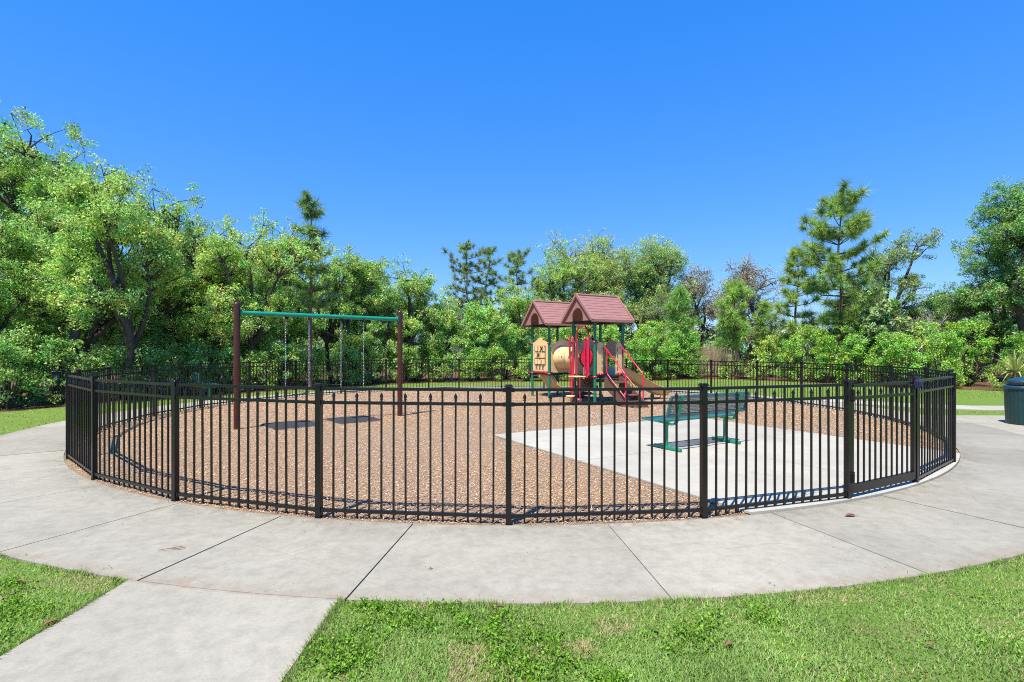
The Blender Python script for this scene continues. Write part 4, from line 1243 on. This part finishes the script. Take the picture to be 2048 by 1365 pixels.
# ------------------------------------------------------------------ grass, weeds, wood chips
def in_path(x, y):
    r_ = np.hypot(x-CX, y-CY)
    e = (x > -2.66) & (x < -1.08) & (y < 4)
    e |= (x > 9) & (x < 14.1) & (y > 9.4) & (y < 13.1)
    e |= (x > 9.5) & (y > 13.8) & (y < 17.7)
    return ((r_ < R_OUT+.004) | e)

def grass_patch(name, n_, xr, yr, hmin, hmax, wid, near_pow, seed, keep=None, tint=(.185, .305, .078), dry=.15):
    g = np.random.default_rng(seed)
    x = g.uniform(*xr, n_*3); y = g.uniform(*yr, n_*3); d = np.hypot(x, y)
    ok = ~in_path(x, y)
    if keep is not None: ok &= keep(x, y)
    pr = np.minimum(1, (2.6/np.maximum(d, .5))**near_pow)
    nz = vnoise(x+50, y+50, .22, 5)*.6+vnoise(x+50, y+50, .7, 6)*.4
    ok &= g.random(n_*3) < pr*np.clip((nz-.18)*3.2, .42, 1)
    x = x[ok][:n_]; y = y[ok][:n_]; k_ = len(x)
    th = g.uniform(0, 6.28, k_); h_ = g.uniform(hmin, hmax, k_)*(.7+.6*vnoise(x+9, y+9, .35, 8)); ln = g.uniform(.3, 1.5, k_)
    b0 = np.stack([x, y, np.zeros(k_)], 1); dv = np.stack([np.cos(th), np.sin(th), np.zeros(k_)], 1)
    sd_ = np.stack([-np.sin(th), np.cos(th), np.zeros(k_)], 1)*wid*g.uniform(.7, 1.3, (k_, 1))/2
    tip_ = b0+dv*(h_*ln)[:, None]+np.array((0, 0, 1.))*h_[:, None]
    V = np.stack([b0-sd_, b0+sd_, tip_], 1).reshape(-1, 3)
    c_ = np.array(tint)*(1+g.normal(size=(k_, 1))*.25)*(.78+.5*vnoise(x+40, y+40, .5, 17))[:, None]
    dr = (g.random(k_) < dry*np.clip(1.6-1.4*vnoise(x+50, y+50, .7, 6)*1.3, .2, 1.6))
    pt_ = vnoise(x+70, y+70, .28, 15)*.6+vnoise(x+70, y+70, .75, 16)*.4
    dr |= (pt_ > .68) & (g.random(k_) < .72)
    c_[dr] = np.array((.38, .33, .18))*(1+g.normal(size=(dr.sum(), 1))*.2)
    tag(link(name, fast_mesh(name, V, 3, np.clip(c_, .01, .7)), 'grass_blades'), 'short green lawn grass beside the concrete path', 'grass', kind='stuff')
grass_patch('lawn_grass', 520000, (-6.5, 7.0), (1.6, 6.5), .009, .024, .006, 1.5, 21)
grass_patch('rough_grass', 110000, (-26, 26), (5, 30), .015, .04, .022, .6, 22, keep=lambda x, y: (np.hypot(x, y) > 7), tint=(.17, .275, .055), dry=.12)

# broad-leaved weeds along the path edge
g = np.random.default_rng(31); cen = []
def weed_centres(n_, xr, yr, seed):
    gg = np.random.default_rng(seed); out = []
    while len(out) < n_:
        x, y = gg.uniform(*xr), gg.uniform(*yr)
        if in_path(np.array([x]), np.array([y]))[0]: continue
        if vnoise(np.array([x+20]), np.array([y+20]), .3, 44)[0] < .50: continue
        out.append((x, y))
    return out
W1 = weed_centres(95, (-1.06, .45), (2.2, 3.3), 1)+weed_centres(26, (.45, 1.6), (2.2, 3.3), 2)+weed_centres(110, (-4.4, -2.68), (2.4, 4.4), 3)+weed_centres(10, (1.6, 4.4), (2.4, 4.3), 4)
C_ = []; 
for (x, y) in W1:
    k_ = int(g.integers(60, 130)); rr_ = g.uniform(.025, .07)
    o_ = g.normal(size=(k_, 3))*np.array((rr_, rr_, .014)); C_.append(np.array((x, y, .022))+o_)
C_ = np.concatenate(C_); C_[:, 2] = np.abs(C_[:, 2]); C_ = C_[~in_path(C_[:, 0], C_[:, 1])]; n_ = len(C_)
D = rand_unit(n_, g); D[:, 2] = np.abs(D[:, 2])*.8+.1; N = rand_unit(n_, g); N[:, 2] = np.abs(N[:, 2])+.6
L = g.uniform(.010, .026, n_)
T = np.array((.135, .27, .022))*(1+g.normal(size=(n_, 1))*.38)
tag(link('weeds', fast_mesh('weeds', leaves(C_, D, N, L, L*.5), 4, np.clip(T, .01, .6)), 'foliage'), 'bright green broad-leaved weeds along the path edge', 'weeds', kind='stuff')

# longer grass hanging over the path edges
g = np.random.default_rng(61); k_ = 26000
a_ = g.uniform(-62, 62, k_); rr_ = R_OUT+.004+np.abs(g.normal(size=k_))*.022
ex = CX+rr_*np.sin(np.radians(a_)); ey = CY-rr_*np.cos(np.radians(a_)); ox = -np.sin(np.radians(a_)); oy = np.cos(np.radians(a_))
k2 = 7000; sidex = g.choice([-2.645, -1.095], k2); oy2 = np.zeros(k2)
ex2 = sidex+np.where(sidex < -2, -1, 1)*np.abs(g.normal(size=k2))*.02; ey2 = g.uniform(1.6, 3.6, k2); ox2 = np.where(sidex < -2, 1., -1.)
ex = np.concatenate([ex, ex2]); ey = np.concatenate([ey, ey2]); ox = np.concatenate([ox, ox2]); oy = np.concatenate([oy, oy2])
keep_ = ~((ex > -2.64) & (ex < -1.10) & (ey < 4)) & (np.hypot(ex-CX, ey-CY) > R_OUT+.002) & (g.random(len(ex)) < np.clip((vnoise(ex+33, ey+33, .16, 71)-.25)*2.2, .04, 1))
ex, ey, ox, oy = ex[keep_], ey[keep_], ox[keep_], oy[keep_]; k_ = len(ex)
h_ = g.uniform(.016, .042, k_)*(.6+.9*vnoise(ex+11, ey+11, .2, 72)); lean_ = g.uniform(-.3, 1.3, k_)
th = g.normal(size=k_)*.8; dx_ = ox*np.cos(th)-oy*np.sin(th); dy_ = ox*np.sin(th)+oy*np.cos(th)
b0 = np.stack([ex, ey, np.zeros(k_)], 1); sd_ = np.stack([-dy_, dx_, np.zeros(k_)], 1)*.003
tip_ = b0+np.stack([dx_*h_*lean_, dy_*h_*lean_, h_], 1)
c_ = np.array((.17, .29, .06))*(1+g.normal(size=(k_, 1))*.3); dr = g.random(k_) < .22; c_[dr] = (.34, .29, .16)
tag(link('edge_grass', fast_mesh('edge_grass', np.stack([b0-sd_, b0+sd_, tip_], 1).reshape(-1, 3), 3, np.clip(c_, .01, .6)), 'grass_blades'), 'longer ragged grass along the concrete path edges', 'grass', kind='stuff')

# crumbs of leaf, bark and soil on the concrete
k_ = 900; a_ = g.uniform(-60, 60, k_); q_ = g.random(k_); rr_ = np.where(q_ < .55, R_IN+.02+np.abs(g.normal(size=k_))*.12, np.where(q_ < .8, R_OUT-.02-np.abs(g.normal(size=k_))*.06, g.uniform(R_IN+.05, R_OUT-.05, k_)))
C_ = np.stack([CX+rr_*np.sin(np.radians(a_)), CY-rr_*np.cos(np.radians(a_)), np.full(k_, Z_SLAB+.008)], 1)
D = rand_unit(k_, g); D[:, 2] *= .2; N = rand_unit(k_, g)*.3; N[:, 2] = 1; L = g.uniform(.004, .022, k_)*np.where(q_ < .8, 1, .8)
T = np.array([(.10, .065, .04), (.22, .14, .08), (.34, .25, .15), (.05, .04, .03)])[g.integers(0, 4, k_)]
tag(link('path_litter', fast_mesh('path_litter', leaves(C_, D, N, L, L*.35), 4, T), 'chips'), 'tiny crumbs of bark and leaf scattered on the ring path', 'litter', kind='stuff')

# wood chips
g = np.random.default_rng(41); n_ = 540000
r_ = np.sqrt(g.random(n_))*(R_IN-.03); a = g.uniform(0, 2*math.pi, n_)
x = CX+r_*np.cos(a); y = CY+r_*np.sin(a); d = np.hypot(x, y)
ok = g.random(n_) < np.minimum(1, (6.0/d)**1.15)
px_ = np.array(PADPOLY); 
uu = (x-C1[0])*U[0]+(y-C1[1])*U[1]; vv = (x-C1[0])*Vd[0]+(y-C1[1])*Vd[1]
ok &= ~((uu > -.005) & (uu < 5.36) & (vv > -.005))
x, y, d = x[ok], y[ok], d[ok]; n_ = len(x)
big = np.clip(d/10, 1, 1.6)
C_ = np.stack([x, y, Z_MULCH+.006+g.random(n_)*.016], 1)
th = g.uniform(0, 6.28, n_); D = np.stack([np.cos(th), np.sin(th), g.normal(size=n_)*.22], 1); N = rand_unit(n_, g)*.45; N[:, 2] = 1
L = g.uniform(.010, .028, n_)*big; Wd = g.uniform(.0035, .0085, n_)*big
pal = np.array([(.44, .31, .22), (.34, .22, .15), (.55, .44, .36), (.42, .24, .14), (.26, .16, .11), (.45, .38, .33), (.60, .50, .40), (.19, .12, .085)])
T = pal[g.choice(len(pal), n_, p=[.2, .18, .15, .13, .1, .12, .07, .05])]*np.array((1.10, .99, .81))*(1+g.normal(size=(n_, 1))*.16)
warm = vnoise(x+30, y+30, 1.6, 12); T = T*np.stack([1+.12*(warm-.4), np.ones(n_), 1-.25*(warm-.4)], 1)
fresh = np.exp(-((x+4.6)**2+(y-10.6)**2)/14.)*(.5+.9*vnoise(x+60, y+60, .8, 19)); T = T*(1+fresh[:, None]*np.array((.10, -.05, -.20)))   # fresher orange chips round the swings
# chips as straight-sided slivers
Dn = D/np.linalg.norm(D, axis=1)[:, None]; Sd = np.cross(Dn, N); Sd /= np.linalg.norm(Sd, axis=1)[:, None]
tp_ = g.uniform(.5, 1, n_)[:, None]
V = np.stack([C_-Dn*L[:, None]/2-Sd*Wd[:, None]/2, C_-Dn*L[:, None]/2+Sd*Wd[:, None]/2*tp_, C_+Dn*L[:, None]/2+Sd*Wd[:, None]/2, C_+Dn*L[:, None]/2-Sd*Wd[:, None]/2*tp_], 1).reshape(-1, 3)
tag(link('wood_chips', fast_mesh('wood_chips', V, 4, np.clip(T, .01, .8)), 'chips'), 'loose tan and grey wood chips covering the playground', 'wood chips', kind='stuff')

# ------------------------------------------------------------------ fallen leaves and pods
def fallen(px, py, label, length, rz, z, seed, tint='leaf_dry', name='fallen_leaf', fat=.42):
    """a dry curled leaf lying on the surface"""
    g = np.random.default_rng(seed); y = (CAMH-z)*F/(py-703); x = at(px, y)
    K = 8; V = []
    for i in range(K+1):
        t = i/K; w_ = length*fat*math.sin(math.pi*(t**.8))*.5+.0008; c_ = .16*length*math.sin(math.pi*t)*.8
        for sgn in (-1, 0, 1): V.append(((t-.5)*length, sgn*w_, .004+c_*.35+(abs(sgn)*w_*.7)))
    Fc = []
    for i in range(K):
        for j in (0, 1): Fc.append((i*3+j, (i+1)*3+j, (i+1)*3+j+1, i*3+j+1))
    mb = MB().add(V, Fc, True)
    mb.tube([(-length*.5, 0, .004), (-length*.78, .01, .006)], .0018, 4)
    o = mb.build(name, tint, None, (x, y, z), rz)
    tag(o, label, 'leaf', 'dry leaves on the ground'); return o
fallen(1700, 1033, 'brown curled leaf on the concrete in front of the gate', .11, R(185), Z_SLAB+.003, 1)
fallen(1460, 1290, 'tan dry leaf in the right-hand lawn nearer the middle', .055, R(20), .02, 2)
fallen(1857, 1292, 'tan dry leaf in the right-hand lawn near the right edge', .045, R(150), .02, 3)
fallen(40, 1165, 'brown dry leaf at the top of the left grass patch', .07, R(10), .02, 4)
fallen(103, 1247, 'brown dry leaf on the edge of the lower-left path', .075, R(60), .022, 5)
fallen(862, 1137, 'tiny rust coloured leaf in the middle of the concrete path', .03, R(70), Z_SLAB+.003, 6)
y = (CAMH-.03)*F/(1211-703); x = at(995, y)
po = MB().tube([(-.06, -.012, .006), (-.03, .004, .007), (0, .008, .007), (.03, .004, .007), (.06, -.014, .006)], [.002, .005, .0055, .005, .001], 6).build('seed_pod', 'twig_dry', None, (x, y, Z_SLAB+.002))
tag(po, 'curved brown seed pod on the path near the grass edge', 'seed pod')
y = (CAMH-.03)*F/(1097-703); x = at(345, y)
tw = MB().tube([(-.10, -.02, .006), (-.03, .0, .012), (.04, .01, .01), (.08, .035, .008)], .0025, 5).tube([(-.02, 0, .012), (.03, .04, .012), (.05, .05, .01)], .0022, 5).tube([(.02, .008, .01), (.07, .0, .014)], .002, 5).build('twig', 'leaf_dry', None, (x, y, Z_SLAB+.001))
tag(tw, 'small tan twig lying on the left part of the concrete path', 'twig')
